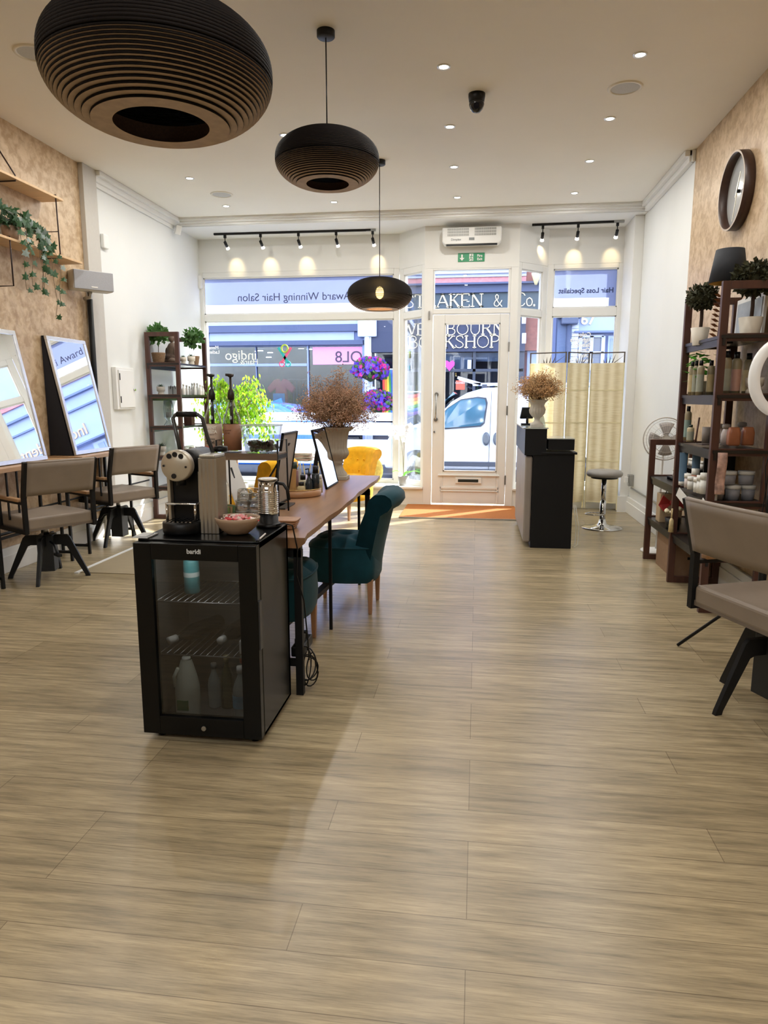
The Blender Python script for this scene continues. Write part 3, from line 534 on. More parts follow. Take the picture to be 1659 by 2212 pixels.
for k in range(3):
    X0=3.9+k*2.1; b=M(); n=16; b.prism([(math.cos(PI*i/n)*.8,math.sin(PI*i/n)*.55) for i in range(n+1)]+[(-.8,-1.9),(.8,-1.9)],-.05,.0,lambda u,v,q:Vector((X0+u,YF+.23+q,1.95+v))); b.build('arched_window',mat('arched_glass','#9fb4e0',.25,var=.06),t)
t=thing('brick_pier','white painted brick pier with dark downpipe beside number 67','pier',(0,0,0))
bk=M()
for i in range(60):
    z=GZ+i*.1; off=0
    bk.bx(qx(1225),qx(1243),YF-.05,YF+.3,z,z+.09)
bk.build('brickwork',cornw,t); M().bx(qx(1198),qx(1226),YF-.02,YF+.3,GZ,qz(640)).build('dark_pilaster',mat('pilaster_blue','#5d6c8e',.7),t)
M().box((qx(1221),YF-.2,qz(697)),(.42,.3,.2)).box((qx(1221),YF-.2,qz(686)),(.6,.34,.14)).build('hopper',mat('iron_blue','#46506c',.5),t,bevel=.03); M().tube([(qx(1221),YF-.2,qz(700)),(qx(1221),YF-.2,GZ)],.07).tube([(qx(1205),YF-.2,qz(672)),(qx(1212),YF-.2,qz(684))],.06).build('downpipe',mat('iron_blue'),t)
t=thing('side_door','pale panelled doorway between the bookshop and number 67','door',(0,YF+.28,0))
b=M(); R_(b,1141,690,1175,960,-.1,0,YF+.28); b.location=0 if False else None
for o in (b.build('door',lil2),): o.parent=t; o.location=(0,-YF-.28,0)
b=M(); R_(b,1149,696,1164,735,-.13,-.08,YF+.28); o=b.build('door_panel',mat('panel_brick','#a5867f',.8)); o.parent=t; o.location=(0,-YF-.28,0)
for py in (680,722):
    b=M(); R_(b,1126,py,1134,py+22,-.35,-.3); tag(b.build('small_sign',cornw),'small white sign hanging on the bookshop corner, %s of two'%('upper' if py==680 else 'lower'),'sign')
# --- hanging baskets
def flowers(label,c,r,n,seed):
    rnd=random.Random(seed); t=thing('flower_basket',label,'flower basket',c,0,'petunia baskets in the street')
    M().lathe([(.02,-r*.7),(r*.5,-r*.45),(r*.7,-.05)],n=20,cap=False).build('basket',mat('basket_moss','#46543a',.9),t)
    for nm,mc,cnt,s in (('leaves',leafmat('petunia_leaf','#5f8a45'),n,.05),('purple_flowers',leafmat('petunia_purple','#7a55d8'),n,.06),('pink_flowers',leafmat('petunia_pink','#e0358f'),n//2,.06)):
        b=M()
        for i in range(cnt):
            a=rnd.uniform(0,2*PI); e=rnd.uniform(-.5,1.3); p=Vector((math.cos(a)*math.cos(e),math.sin(a)*math.cos(e),math.sin(e)*.75-.1))*r*rnd.uniform(.8,1.08); q=Euler((rnd.uniform(0,6),rnd.uniform(0,6),0)).to_matrix()
            k=5; vs=[p+q@Vector((math.cos(2*PI*j/k)*s,math.sin(2*PI*j/k)*s,.01)) for j in range(k)]+[p]; b.add(vs,[(j,(j+1)%k,k) for j in range(k)])
        b.build(nm,mc,t,recalc=False)
    return t
t=thing('lamp_post','pale iron post carrying the purple flower baskets outside the bookshop','post',(qx(800,17.8),17.8,0)); M().tube([(0,0,GZ),(0,0,qz(770,17.8))],.06).tube([(0,0,qz(835,17.8)-.5),(0,0,qz(835,17.8))],.13,radii=[.06,.13]).build('pole',cornw,t)
flowers('big basket of purple and pink petunias hanging before the bookshop',aY(800,798,17.6),.44,260,3)
flowers('lower tub of purple and pink petunias behind the dried flowers',aY(815,868,17.6),.42,220,4)
wl=aY(1158,601,YF-.5); tag(M().lathe([(.03,-.16),(.1,.05),(.12,.12),(.03,.16)],wl,14).box(wl+Vector((0,.25,.1)),(.03,.5,.03)).build('wall_lantern',mat('lantern_gold','#e8d9a8',.4)),'small pale lantern on the bookshop wall high at the right','lantern')
# --- white van
paintw=mat('van_white','#c9cedd',.25,var=.01,coat=.6); trimd=mat('van_trim','#3c4252',.5); vglass=mat('van_glass','#3f6a86',.06,var=.25,scale=1.5,spec=.9); tyre=mat('tyre','#202226',.8)
V0=13.0
def vp(px,py): p=aY(px,py,V0); return (p.x,p.z)
t=thing('white_van','small white van parked outside the shop door, seen side on','van',(0,V0,0))
prof=[(-1.72,.08),(-1.76,.45),(-1.62,.72),(-1.2,.90),vp(940,905),vp(975,868),vp(1010,848),vp(1045,838),(.45,1.60),(1.4,1.62),(2.25,1.58),(2.38,1.2),(2.42,.45),(2.38,.08)]
fn=lambda u,v,q:Vector((u,q+(0 if v<1.0 else (v-1.0)*.12*(1 if q<.8 else -1)),v))
M().prism(prof,0,1.6,fn).build('body',paintw,t,bevel=.06,seg=3)
wp=[vp(952,925),vp(1036,919),vp(1044,912),vp(1050,872),vp(1047,862),vp(1030,860),vp(995,865),vp(968,882),vp(948,903)]
M().prism(wp,-.035,.02,fn).build('side_window',vglass,t); wo=[(u+(u+.35)*.06,v+(v-1.15)*.10) for u,v in wp]; M().prism(wo,-.02,.02,fn).build('window_seal',trimd,t)
b=M(); cx=sum(u for u,v in wp)/len(wp); 
M().bar((vp(1062,845)[0],-.004,vp(1062,845)[1]),(vp(1055,1016)[0],-.004,vp(1055,1016)[1]),.008,.012).bar((-.85,-.004,.95),(-.95,-.004,.1),.008,.012).build('door_gap',trimd,t)
for px in (1050,1073):
    u,v=vp(px,948); M().lathe([(.0001,0),(.06,0),(.065,.02),(.04,.035)],(u,-.0,v),20,Matrix(((1,0,0),(0,0,-1),(0,1.9,0)))).build('door_handle',mat('handle_dark','#59606b',.4),t)
M().bx(-.95,2.35,-.035,.03,vp(1000,1007)[1],vp(1000,997)[1]).build('side_moulding',trimd,t,bevel=.008)
M().bx(-1.8,2.45,.02,1.58,.0,.09).build('sill',trimd,t)
for x in (-1.12,1.75):
    wb=M().lathe([(.2,0),(.285,.0),(.30,.03),(.30,.16),(.27,.18)],(x,-.02,.15),32,Matrix(((1,0,0),(0,0,1),(0,1,0)))).build('wheel',tyre,t); M().lathe([(.0001,-.01),(.19,.0),(.2,.02)],(x,-.02,.15),20,Matrix(((1,0,0),(0,0,1),(0,1,0))),flute=lambda r,z,a:r*(1-.12*math.cos(5*a)) if r>.1 else r).build('hub_cap',steel,wb)
M().prism([(-1.60,.55),(-1.35,.56),(-1.12,.86),(-1.25,.88),(-1.58,.72)],-.02,.05,fn).build('headlight',mat('headlight','#aab6c4',.1),t)
M().tube([(-.72,-.02,.96),(-.78,-.16,1.0)],.03).box((-.80,-.17,1.04),(.1,.14,.22)).build('wing_mirror',trimd,t,bevel=.02)
M().prism([vp(958,868),vp(985,852),vp(980,848),vp(940,893)],.1,1.5,lambda u,v,q:Vector((u-.012,q,v+.012))).build('windscreen',vglass,t)
rk=thing('roof_rack','white roof rack with a ladder on top of the van','roof rack',(0,V0,0)); zr=vp(1000,829)[1]
M().bar((-.1,.25,zr),(2.2,.25,zr),.05,.04).bar((-.1,1.3,zr),(2.2,1.3,zr),.05,.04).bar((-.38,.25,zr+.12),(.05,.25,zr),.05,.05).bar((-.38,1.3,zr+.12),(.05,1.3,zr),.05,.05).build('rail',cornw,rk)
b=M(); 
for i in range(9): b.bar((.05+i*.26,.25,zr),(.05+i*.26,1.3,zr),.03,.03)
b.build('rung',cornw,rk); b=M()
for x in (.12,1.9):
    b.bar((x,.2,zr-.13),(x,.2,zr-.01),.09,.06); b.bar((x,1.35,zr-.13),(x,1.35,zr-.01),.09,.06)
b.build('foot',trimd,rk)
# --- blue car
bp_=mat('car_blue','#2f6fd0',.2,var=.03,coat=.8); t=thing('blue_car','bright blue car parked in the street behind the frosted window band','car',(0,13.2,0))
prof=[(-7.2,.1),(-7.3,.5),(-6.9,.78),(-6.2,.9),(-5.7,1.22),(-5.2,1.33),(-4.4,1.34),(-3.8,1.27),(-3.35,1.05),(-3.12,.95),(-3.05,.4),(-3.1,.1)]
M().prism(prof,0,1.6,fn).build('body',bp_,t,bevel=.08,seg=3); M().prism([(-6.0,.92),(-5.6,1.17),(-4.5,1.24),(-3.9,1.17),(-3.55,.96)],-.02,.03,fn).build('side_window',vglass,t); M().box((-3.12,.2,.86),(.14,.3,.16)).build('tail_light',mat('tail_light','#e0304a',.2,emit=.3),t,bevel=.03)
M().prism([(-4.2,1.32),(-3.95,1.30),(-3.98,1.40)],.75,.8,fn).build('antenna_fin',bp_,t)
for x in (-6.5,-3.9): M().lathe([(.2,0),(.29,.0),(.3,.03),(.3,.16),(.27,.18)],(x,-.02,.12),28,Matrix(((1,0,0),(0,0,1),(0,1,0)))).build('wheel',tyre,t)
# ================= furniture
leat=mat('taupe_leather','#877b6e',.5,var=.08,scale=7,bump=.08); oak=mat('oak','#ab8762',.4,var=.14,scale=5,stretch=(3,.6,3)); oakt=mat('walnut_top','#8d6a4c',.33,var=.16,scale=4,stretch=(5,.5,5)); legw=mat('pale_leg_wood','#a98062',.45,var=.15,scale=8)
def salon_chair(loc,rz,brz,label,ped=-PI*.3):
    t=thing('salon_chair',label,'chair',loc,rz,'taupe salon chairs')
    W=.268; zb=.43
    M().bx(-W+.012,W-.012,-.25,.25,zb+.01,zb+.105).build('seat',leat,t,bevel=.018,seg=3)
    M().bx(-W+.014,W-.014,-.248,.248,zb+.004,zb+.03).build('seat_base',mat('taupe_dark','#6e6358',.6),t)
    fr=lambda s:M().bar((s*W,-.25,zb-.01),(s*W,-.25,.70),.03,.03).bar((s*W,-.25,.69),(s*W,-.315,.955),.03,.035).bar((s*W,-.26,zb+.0),(s*W,.24,zb+.0),.02,.03)
    for s in(-1,1): fr(s).build('side_frame',black,t)
    def bk(u,v):
        x=-W+.01+2*(W-.01)*u; z=.705+.245*v; y=-.262-.06*v-.012*math.sin(PI*u); return Vector((x,y,z))
    M().grid(bk,14,6).build('backrest',leat,t,solid=.024)
    M().tube([bk(u/10,1) for u in range(11)],.013).build('piping',leat,t)
    for s in(-1,1):
        a=M().bx(s*W-.022,s*W+.022,-.2,.17,.655,.68).build('armrest',oak,t,bevel=.006)
        M().bar((s*W,-.25,.645),(s*W,.16,.645),.018,.018).bar((s*W,.15,.645),(s*W,.15,zb),.018,.018).build('arm_bracket',black,a)
    b=M(); 
    M().rod((0,0,.34),(0,0,zb),.02).build('spindle',steel,t)
    M().box((0,0,.205),(.12,.12,.29),(0,0,brz-rz)).build('column',mat('column_metal','#24272a',.5,metal=.2),t,bevel=.004)
    for k in range(4):
        a=brz-rz+k*PI/2; d=Vector((math.cos(a),math.sin(a),0)); n=Vector((-d.y,d.x,0))
        pl=[(.05,.345),(.155,.345),(.175,.325),(.305,.02),(.31,0),(.275,0),(.27,.02),(.145,.255),(.12,.265),(.05,.265)]
        M().prism(pl,-.011,.011,lambda u,v,q:d*u+n*q+Vector((0,0,v))).build('leg',black,t)
    a=brz-rz+ped; d=Vector((math.cos(a),math.sin(a),0)); M().tube([d*.06+Vector((0,0,.30)),d*.14+Vector((0,0,.29)),d*.2+Vector((0,0,.22))],.008).box(d*.21+Vector((0,0,.215)),(.09,.03,.02),(0,0,a)).build('foot_pedal',black,t)
    return t
def fa(dx,dy): return math.atan2(-dx,dy)
salon_chair((-3.365,5.0,0),fa(-.866,.5),R(17),'taupe salon chair nearest on the left, before the left mirrors')
salon_chair((-3.5,6.38,0),fa(-.91,.41),R(-90),'taupe salon chair second on the left, just behind the coffee machine')
salon_chair((1.375,3.245,0),fa(.93,.36),R(203),'taupe salon chair cut off by the right edge, before the shelves',PI*.75)
# left consoles
def console(y0,y1,label,x0=XL+.03,x1=XL+.36,z=.90):
    t=thing('styling_console',label,'table',(0,0,0),0,'styling consoles'); 
    M().bx(x0,x1,y0,y1,z-.035,z).build('tabletop',oak,t,bevel=.004)
    for y in (y0+.08,y1-.08):
        M().bar((x0+.03,y,z-.035),(x0+.03,y,0),.022,.022).bar((x1-.04,y,z-.035),(x1-.04,y,0),.022,.022).bar((x0+.03,y,.08),(x1-.04,y,.08),.022,.022).bar((x0+.03,y,z-.05),(x1-.04,y,z-.05),.022,.022).build('leg_frame',black,t)
    M().bar((x0+.03,y0+.08,.3),(x0+.03,y1-.08,.3),.02,.02).bar((x1-.04,y0+.22,z-.04),(x1-.04,y0+.22,.5),.012,.012).bar((x1-.04,y0+.34,z-.04),(x1-.04,y0+.34,.5),.012,.012).build('stretcher',black,t); return t
console(4.55,5.62,'oak styling console at the left edge under the nearest mirror')
console(5.74,6.72,'oak styling console under the farther left mirror')
mirm=mat('mirror_glass','#f4f6f8',.01,metal=1,var=0); frw=mat('mirror_frame','#dfe2e6',.25,metal=.6,var=.02); frd=mat('mirror_back','#171b26',.6)
def lean_mirror(y0,y1,label,zt=1.955,zb=.905,xb=XL+.25,xt=XL+.045):
    t=thing('mirror',label,'mirror',(0,0,0),0,'mirrors leaning on the left wall')
    u=Vector((0,1,0)); v=Vector((xt-xb,0,zt-zb)); Lv=v.length; v.normalize(); n=u.cross(v); n=-n if n.x<0 else n; o=Vector((xb,y0,zb)); L=y1-y0
    fn=lambda a,c,q:o+u*a+v*c+n*q
    M().prism([(.035,.035),(L-.035,.035),(L-.035,Lv-.035),(.035,Lv-.035)],-.004,0,fn).build('glass',mirm,t)
    b=M()
    for p in ([(0,0),(L,0),(L,.035),(0,.035)],[(0,Lv-.035),(L,Lv-.035),(L,Lv),(0,Lv)],[(0,.035),(.035,.035),(.035,Lv-.035),(0,Lv-.035)],[(L-.035,.035),(L,.035),(L,Lv-.035),(L-.035,Lv-.035)]): b.prism(p,-.02,.008,fn)
    b.build('frame',frw,t,bevel=.003)
    M().prism([(xb-.012,zb),(xt-.018,zt),(XL+.005,zt),(XL+.005,zb)],y0,y0+.012,lambda a,c,q:Vector((a,q,c))).build('side_panel',frd,t); M().prism([(xb-.012,zb),(xt-.018,zt),(XL+.005,zt),(XL+.005,zb)],y1-.012,y1,lambda a,c,q:Vector((a,q,c))).build('side_panel',frd,t)
    M().prism([(0,0),(L,0),(L,Lv),(0,Lv)],-.026,-.02,fn).build('back_panel',frd,t)
lean_mirror(4.72,5.40,'white framed mirror leaning on the left wall, cut off by the picture edge'); lean_mirror(5.82,6.44,'white framed mirror with dark sides leaning beside the left pilaster')
# wire wall shelves
wm=mat('shelf_wire','#2b1c1a',.4,metal=.4); pale=mat('pale_oak','#cbaa80',.5,var=.1,scale=5,stretch=(1,6,1))
t=thing('wall_shelf','oak and black wire wall shelf, three staggered tiers, on the left wallpaper','shelf',(0,0,0))
M().bx(XL+.005,XL+.21,4.6,5.98,3.10,3.12).build('shelf_board',pale,t,bevel=.003); M().bx(XL+.005,XL+.21,4.9,6.22,2.62,2.64).build('shelf_board',pale,t,bevel=.003)
for y in (5.35,):
    M().tube([(XL+.01,y,3.42),(XL+.02,y,3.42),(XL+.2,y,3.13),(XL+.2,y,3.09),(XL+.01,y,3.09)],.006).build('wire_bracket',wm,t)
for y in(5.88,4.98): M().tube([(XL+.02,y,3.13),(XL+.2,y,3.13),(XL+.205,y,2.61),(XL+.02,y,2.61)],.006).tube([(XL+.02,y,2.83),(XL+.2,y,2.83)],.004).build('wire_bracket',wm,t)
M().tube([(XL+.02,5.22,2.65),(XL+.2,5.22,2.65),(XL+.2,5.22,2.28),(XL+.02,5.22,2.28)],.006).build('wire_bracket',wm,t)
ivy=leafmat('ivy_leaf','#2f5431',.25); ivyb=leafmat('ivy_back','#8b9a94',.2)
t=thing('ivy_plant','trailing ivy in a pot on the wire wall shelf','plant',(XL+.12,5.35,2.64)); rnd=random.Random(2)
M().lathe([(.05,0),(.07,.11),(.062,.11),(.05,.02)],n=20).build('pot',mat('clay_pot','#8f7763',.8),t)
ls=[(0,-.5),(.14,-.36),(.48,-.42),(.32,-.05),(.5,.22),(.17,.22),(0,.62),(-.17,.22),(-.5,.22),(-.32,-.05),(-.48,-.42),(-.14,-.36)]
lv=[M(),M()]; st=M()
def leaf(b,p,s,q): 
    vs=[p+q@Vector((u*s,v*s,-.12*s*abs(u)*2)) for u,v in ls]+[p+q@Vector((0,0,.02*s))]; b.add(vs,[(i,(i+1)%12,12) for i in range(12)])
for k in range(11):
    a=rnd.uniform(-1.2,1.3); ln=rnd.uniform(.15,.62) if k>2 else (.75,.55,.62)[k]; p=Vector((0,0,.12)); pts=[p.copy()]; y=rnd.uniform(-.15,.4) if k>2 else (.34,.2,.42)[k]
    for j in range(9):
        f=(j+1)/9; pts.append(Vector((.03+.1*math.sin(f*2)+rnd.uniform(-.01,.01),y*min(1,f*2.2)+rnd.uniform(-.015,.015),.12+.07*math.sin(min(f*3,PI))-ln*max(0,f-.25)*1.2)))
    st.tube(pts,.0022,5)
    for q in pts[1:]: leaf(lv[rnd.random()<.25],q+Vector((.02,rnd.uniform(-.025,.025),0)),rnd.uniform(.045,.07),Euler((rnd.uniform(.9,1.9),rnd.uniform(-.4,.4),rnd.uniform(.4,1.6))).to_matrix())
for k in range(60): leaf(lv[0 if k%4 else 1],Vector((max(-.05,rnd.gauss(0.01,.04)),rnd.gauss(.02,.11),rnd.uniform(.1,.26))),rnd.uniform(.05,.085),Euler((rnd.uniform(.3,1.8),rnd.uniform(-.6,.6),rnd.uniform(0,3))).to_matrix())
st.build('stem',mat('ivy_stem','#7d6a52',.7),t); lv[0].build('leaves',ivy,t,recalc=False); lv[1].build('pale_leaves',ivyb,t,recalc=False)
# stepped shelving units
shelfb=mat('shelf_black','#171412',.35,var=.15,scale=10); 
def etagere(x0,x1,frames,levels,label,low=None):
    t=thing('shelving_unit',label,'shelf',(0,0,0),0,'stepped dark wood shelving'); 
    for y,h,ls in frames:
        b=M(); w=.048
        b.bx(x0,x0+w,y-.018,y+.018,0,h).bx(x1-w,x1,y-.018,y+.018,0,h)
        for z in [h-w/2,w/2]+list(ls): b.bx(x0+w,x1-w,y-.018,y+.018,z-w/2,z+w/2)
        b.build('frame',woodd,t,bevel=.002)
    for (ya,yb,z) in levels: M().bx(x0+.012,x1-.004,ya,yb,z-.006,z+.014).bx(x0+.02,x0+.035,ya,yb,z-.05,z-.006).build('shelf_board',shelfb,t)
    return t
F1,F2,F3=6.29,5.50,4.72; LV=(.37,.73,1.07,1.42,1.79)
etagere(1.49,1.87,[(F1,1.06,(.37,.73)),(F2,2.13,LV),(F3,2.13,LV)],[(F2,F1,.37),(F2,F1,.73)]+[(F3-.03,F2,z) for z in LV],'tall dark wood shelving unit stepping down along the right wall, full of products')
G1,G2=7.70,8.50
etagere(-3.775,-3.37,[(G1,2.15,(.36,.72,1.07,1.43,1.79)),(G2,2.15,(.36,.72,1.07,1.43,1.79))],[(G1-.02,G2,z) for z in (.36,.72,1.07,1.43,1.79)],'dark wood open shelving unit beside the left shop window')
# table
t=thing('long_table','long live edge wooden bar table on black metal legs','table',(0,0,0))
def edge(y): return -.785+.005*math.sin(y*5)+.004*math.sin(y*13+1)
poly=[(edge(3.06+i*.1),3.06+i*.1) for i in range(27)]+[(-1.42,5.66),(-1.42,3.06)]
poly[0]=(-.775,3.06)
b=M(); n=len(poly); ins=[(u-(.03 if i<27 else 0),v) for i,(u,v) in enumerate(poly)]
b.add([Vector((u,v,.78)) for u,v in poly]+[Vector((u,v,.755)) for u,v in poly]+[Vector((u,v,.73)) for u,v in ins],[tuple(range(n)),tuple(range(3*n-1,2*n-1,-1))]+[(k*n+i,(k+1)*n+i,(k+1)*n+(i+1)%n,k*n+(i+1)%n) for k in (0,1) for i in range(n)])
b.build('tabletop',oakt,t)
for y in(3.10,5.2):
    M().bar((-.82,y,.73),(-.82,y,0),.035,.035).bar((-1.38,y,.73),(-1.38,y,0),.035,.035).bar((-1.38,y,.70),(-.80,y,.70),.035,.035).build('leg_frame',black,t)
M().bar((-.87,4.05,.73),(-.87,4.05,0),.018,.018).build('leg',black,t); M().bar((-.87,5.1,.73),(-.87,5.1,0),.018,.018).build('leg',black,t)
M().bar((-1.1,3.10,.16),(-.93,5.2,.16),.05,.03).bar((-1.38,3.1,.16),(-.82,3.1,.16),.03,.03).bar((-1.38,5.2,.16),(-.82,5.2,.16),.03,.03).build('stretcher',black,t)
# tufted chairs
def tufted(name,label,loc,rz,col,legc,back=True,scale=1):
    m=mat('velvet_'+col[1:],col,.85,var=.12,scale=14,spec=.2); m.node_tree.nodes['Principled BSDF'].inputs['Sheen Weight'].default_value=.12
    t=thing(name,label,'chair',loc,rz); t.scale=(scale,)*3
    # facing local -x ; back at +x
    tu=[(-.12,-.1),(-.12,.1),(0,0),(.1,-.11),(.1,.11),(0,-.2),(0,.2),(-.2,0)]
    def top(u,v):
        a=2*PI*u; r=v; ex=.62; c,s=math.cos(a),math.sin(a); k=1/max(abs(c),abs(s))**.55; x=.24*r*c*k; y=.23*r*s*k
        z=.515-.06*r**6
        for p,q in tu: z-=.042*math.exp(-((x-p)**2+(y-q)**2)/.0014)
        return Vector((x,y,z))
    M().grid(top,60,26,closeu=True).build('seat',m,t)
    pr=[(r,z) for r,z in ((.93,.215),(1.0,.25),(1.02,.33),(1.0,.42),(1.0,.452))]
    def side(u,v):
        a=2*PI*u; i=v*4; k=min(int(i),3); f=i-k; r=pr[k][0]*(1-f)+pr[k+1][0]*f; z=pr[k][1]*(1-f)+pr[k+1][1]*f; c,s=math.cos(a),math.sin(a); q=1/max(abs(c),abs(s))**.55; return Vector((.24*r*c*q,.23*r*s*q,z))
    M().grid(side,40,8,closeu=True).build('seat_band',m,t)
    pts=[side(k/40,.98)*1.005 for k in range(40)]; M().tube([Vector((p.x,p.y,.452)) for p in pts],.006,6,closed=True).build('piping',m,t)
    if back:
        # curved tufted back, thick, with rolled top
        def bk(u,v):  # u around thickness loop, v across width
            w=(v-.5)*2; wd=.235-.0*abs(w)
            prof=[(.12,.26),(.15,.45),(.19,.62),(.235,.735),(.245,.785),(.285,.825),(.35,.83),(.395,.80),(.40,.755),(.37,.715),(.325,.70),(.30,.60),(.26,.42),(.235,.26)]
            i=u*(len(prof)-1); k=min(int(i),len(prof)-2); f=i-k; x=prof[k][0]*(1-f)+prof[k+1][0]*f; z=prof[k][1]*(1-f)+prof[k+1][1]*f
            nar=.82+.18*(z-.26)/.6 
            x-=.06*w*w; z-=.02*w**4
            if k<4 and u>.0:
                for tz in(.55,.68):
                    for ty in (-.5,0,.5): x+=.028*math.exp(-((w-ty-(.25 if tz>.6 else 0))**2*40+(z-tz)**2*900))
            return Vector((x,w*wd*nar,z))
        b=M().grid(bk,36,20); 
        b.grid(lambda u,v: bk(u,0)*(1-v)+ (Vector((.21,-.19,.5))*.0+bk(1-u,0))*v,18,4) ; b.grid(lambda u,v: bk(u,1)*(1-v)+bk(1-u,1)*v,18,4)
        b.build('backrest',m,t)
        for tz in(.55,.68):
            for ty in(-.5,0,.5): 
                y=(ty+(.25 if tz>.6 else 0))*.2; M().ball((.155+(tz-.45)*.24,y,tz),.011).build('button',m,t)
    lm=mat('leg_'+legc[1:],legc,.4,var=.15,scale=10)
    for x,y in ((-.19,-.17),(-.19,.17),(.19,-.17),(.19,.17)): M().lathe([(.016,0),(.017,.01),(.026,.22),(.028,.24)],(x,y,0),4,Matrix.Rotation(PI/4,3,'Z'),sm=False).build('leg',lm,t,bevel=.004)
    return t
tufted('tufted_chair','dark teal velvet tufted chair with rolled back facing the table',(-.865,4.55,0),0,'#0d3f4d','#a98062')
tufted('tufted_stool','dark teal tufted velvet seat tucked in right behind the fridge',(-1.13,3.72,0),R(180),'#0d3f4d','#a98062',back=False)
tufted('tufted_chair','yellow velvet tufted chair in front of the window, right of the urn',(-1.50,8.1,0),R(58),'#e3ab1e','#a98062')
tufted('tufted_chair','yellow velvet tufted chair near the window, seen below the syrup rack',(-2.17,6.7,0),R(-20),'#e3ab1e','#a98062')
# fridge
t=thing('drinks_fridge','black glass door drinks fridge with bottles, at the table end','fridge',(0,0,0))
fx0,fx1,fy0,fy1,fz=-1.355,-.845,2.56,3.02,.855; fbk=mat('fridge_black','#060708',.25,var=.1,spec=.25); fin=mat('fridge_lining','#5a5a58',.6,var=.03)
M().bx(fx0,fx1,fy0+.045,fy1,.03,.05).bx(fx0,fx0+.03,fy0+.045,fy1,.03,fz).bx(fx1-.03,fx1,fy0+.045,fy1,.03,fz).bx(fx0,fx1,fy1-.03,fy1,.03,fz).bx(fx0,fx1,fy0+.045,fy1,fz-.03,fz).build('cabinet',fbk,t,bevel=.004)
M().bx(fx0+.03,fx0+.034,fy0+.06,fy1-.03,.05,fz-.03).bx(fx1-.034,fx1-.03,fy0+.06,fy1-.03,.05,fz-.03).bx(fx0+.03,fx1-.03,fy1-.034,fy1-.03,.05,fz-.03).bx(fx0+.03,fx1-.03,fy0+.06,fy1-.03,.05,.056).build('lining',fin,t)
d=M().bx(fx0,fx0+.075,fy0,fy0+.04,.035,fz-.008).bx(fx1-.075,fx1,fy0,fy0+.04,.035,fz-.008).bx(fx0+.075,fx1-.075,fy0,fy0+.04,fz-.075,fz-.008).bx(fx0+.075,fx1-.075,fy0,fy0+.04,.035,.115).build('door',fbk,t,bevel=.003)
M().bx(fx0+.075,fx1-.075,fy0+.012,fy0+.018,.115,fz-.075).build('pane',panemat('smoked_glass',(.55,.56,.57),.15),d)
M().rod((-1.09,fy0+.002,.072),(-1.09,fy0-.006,.072),.010).build('lock',steel,d); text('lettering','baridi',.026,TM((-1.10,fy0-.0012,fz-.038)),mat('silver_print','#c5c8ca',.4),d,.0006,bold=.0006)
M().bx(fx1-.0,fx1+.006,fy0+.005,fy0+.035,.42,.62).build('door_handle',mat('fridge_handle','#2a2c2f',.3),d)
for x in(fx0+.05,fx1-.05):
    for y in(fy0+.07,fy1-.05): M().rod((x,y,0),(x,y,.032),.018).build('foot',blackp,t)
wr=mat('wire_shelf','#8d8f90',.3,metal=.7)
for z in(.355,.585):
    b=M(); b.tube([(fx0+.035,fy0+.075,z),(fx1-.035,fy0+.075,z)],.003).tube([(fx0+.035,fy1-.04,z),(fx1-.035,fy1-.04,z)],.003)
    for i in range(15): x=fx0+.05+i*.0293; b.tube([(x,fy0+.075,z),(x,fy1-.04,z)],.0016,5)
    b.build('wire_shelf',wr,t)
l=bpy.data.lights.new('fridge_lamp','AREA'); l.shape='RECTANGLE'; l.size=.3; l.size_y=.02; l.energy=1.0; l.color=(1,.97,.9); o=bpy.data.objects.new('fridge_lamp',l); COL.objects.link(o); o.location=((fx0+fx1)/2,fy0+.075,fz-.045); o.parent=t
# reception desk
t=thing('reception_desk','tall black stepped reception desk right of the door','desk',(0,0,0)); db=mat('desk_black','#0c0e12',.45,var=.15,scale=4,spec=.3); dl=mat('desk_leather','#8b837d',.5,var=.08,scale=5)
x0,x1,yn,yf=.475,.905,6.62,8.05; tp=mat('desk_glass_top','#aeb6b4',.1)
M().bx(x0+.05,x1,yn,yf,0,.895).build('body',db,t,bevel=.004); M().bx(x0-.02,x0+.05,yn+.01,yf,.05,.875).build('padded_front',dl,t,bevel=.02,seg=3)
M().bx(x0-.03,.645,yn-.01,yf,.885,1.13).build('counter_riser',db,t,bevel=.003); M().bx(x0-.05,.655,yn-.02,yf+.01,1.13,1.142).build('glass_counter',tp,t)
M().bx(.60,x1+.02,yn-.015,yf,.895,.915).build('desk_top',db,t,bevel=.003); M().bx(.66,x1-.005,yn+.01,yn+.4,.935,1.035).build('drawer_box',db,t,bevel=.003); M().bx(.65,x1-.005,yn+.0,yn+.41,1.035,1.043).build('drawer_box_top',tp,t)
# stool
t=thing('swivel_stool','round grey padded stool on a chrome base beside the reception desk','stool',(1.385,7.77,0))
M().lathe([(.001,.645),(.1,.645),(.17,.635),(.192,.61),(.192,.59),(.175,.57),(.001,.57)],n=40).build('seat',mat('grey_vinyl','#8d8983',.45,var=.03),t); M().lathe([(.001,.575),(.14,.575),(.14,.55),(.02,.54)],n=30).build('seat_plate',black,t)
M().rod((0,0,.26),(0,0,.56),.027,n=20).rod((0,0,.05),(0,0,.3),.033,n=20).build('gas_lift',chrome,t); M().lathe([(.22,0),(.222,.006),(.19,.014),(.1,.022),(.05,.045),(.034,.10),(.001,.10)],n=48).build('base',chrome,t)
M().tube([Vector((-.085+.1*math.cos(a),.1*math.sin(a)*.9-.0,.155)) for a in [2*PI*k/24 for k in range(24)]],.007,8,closed=True).build('footrest',chrome,t)
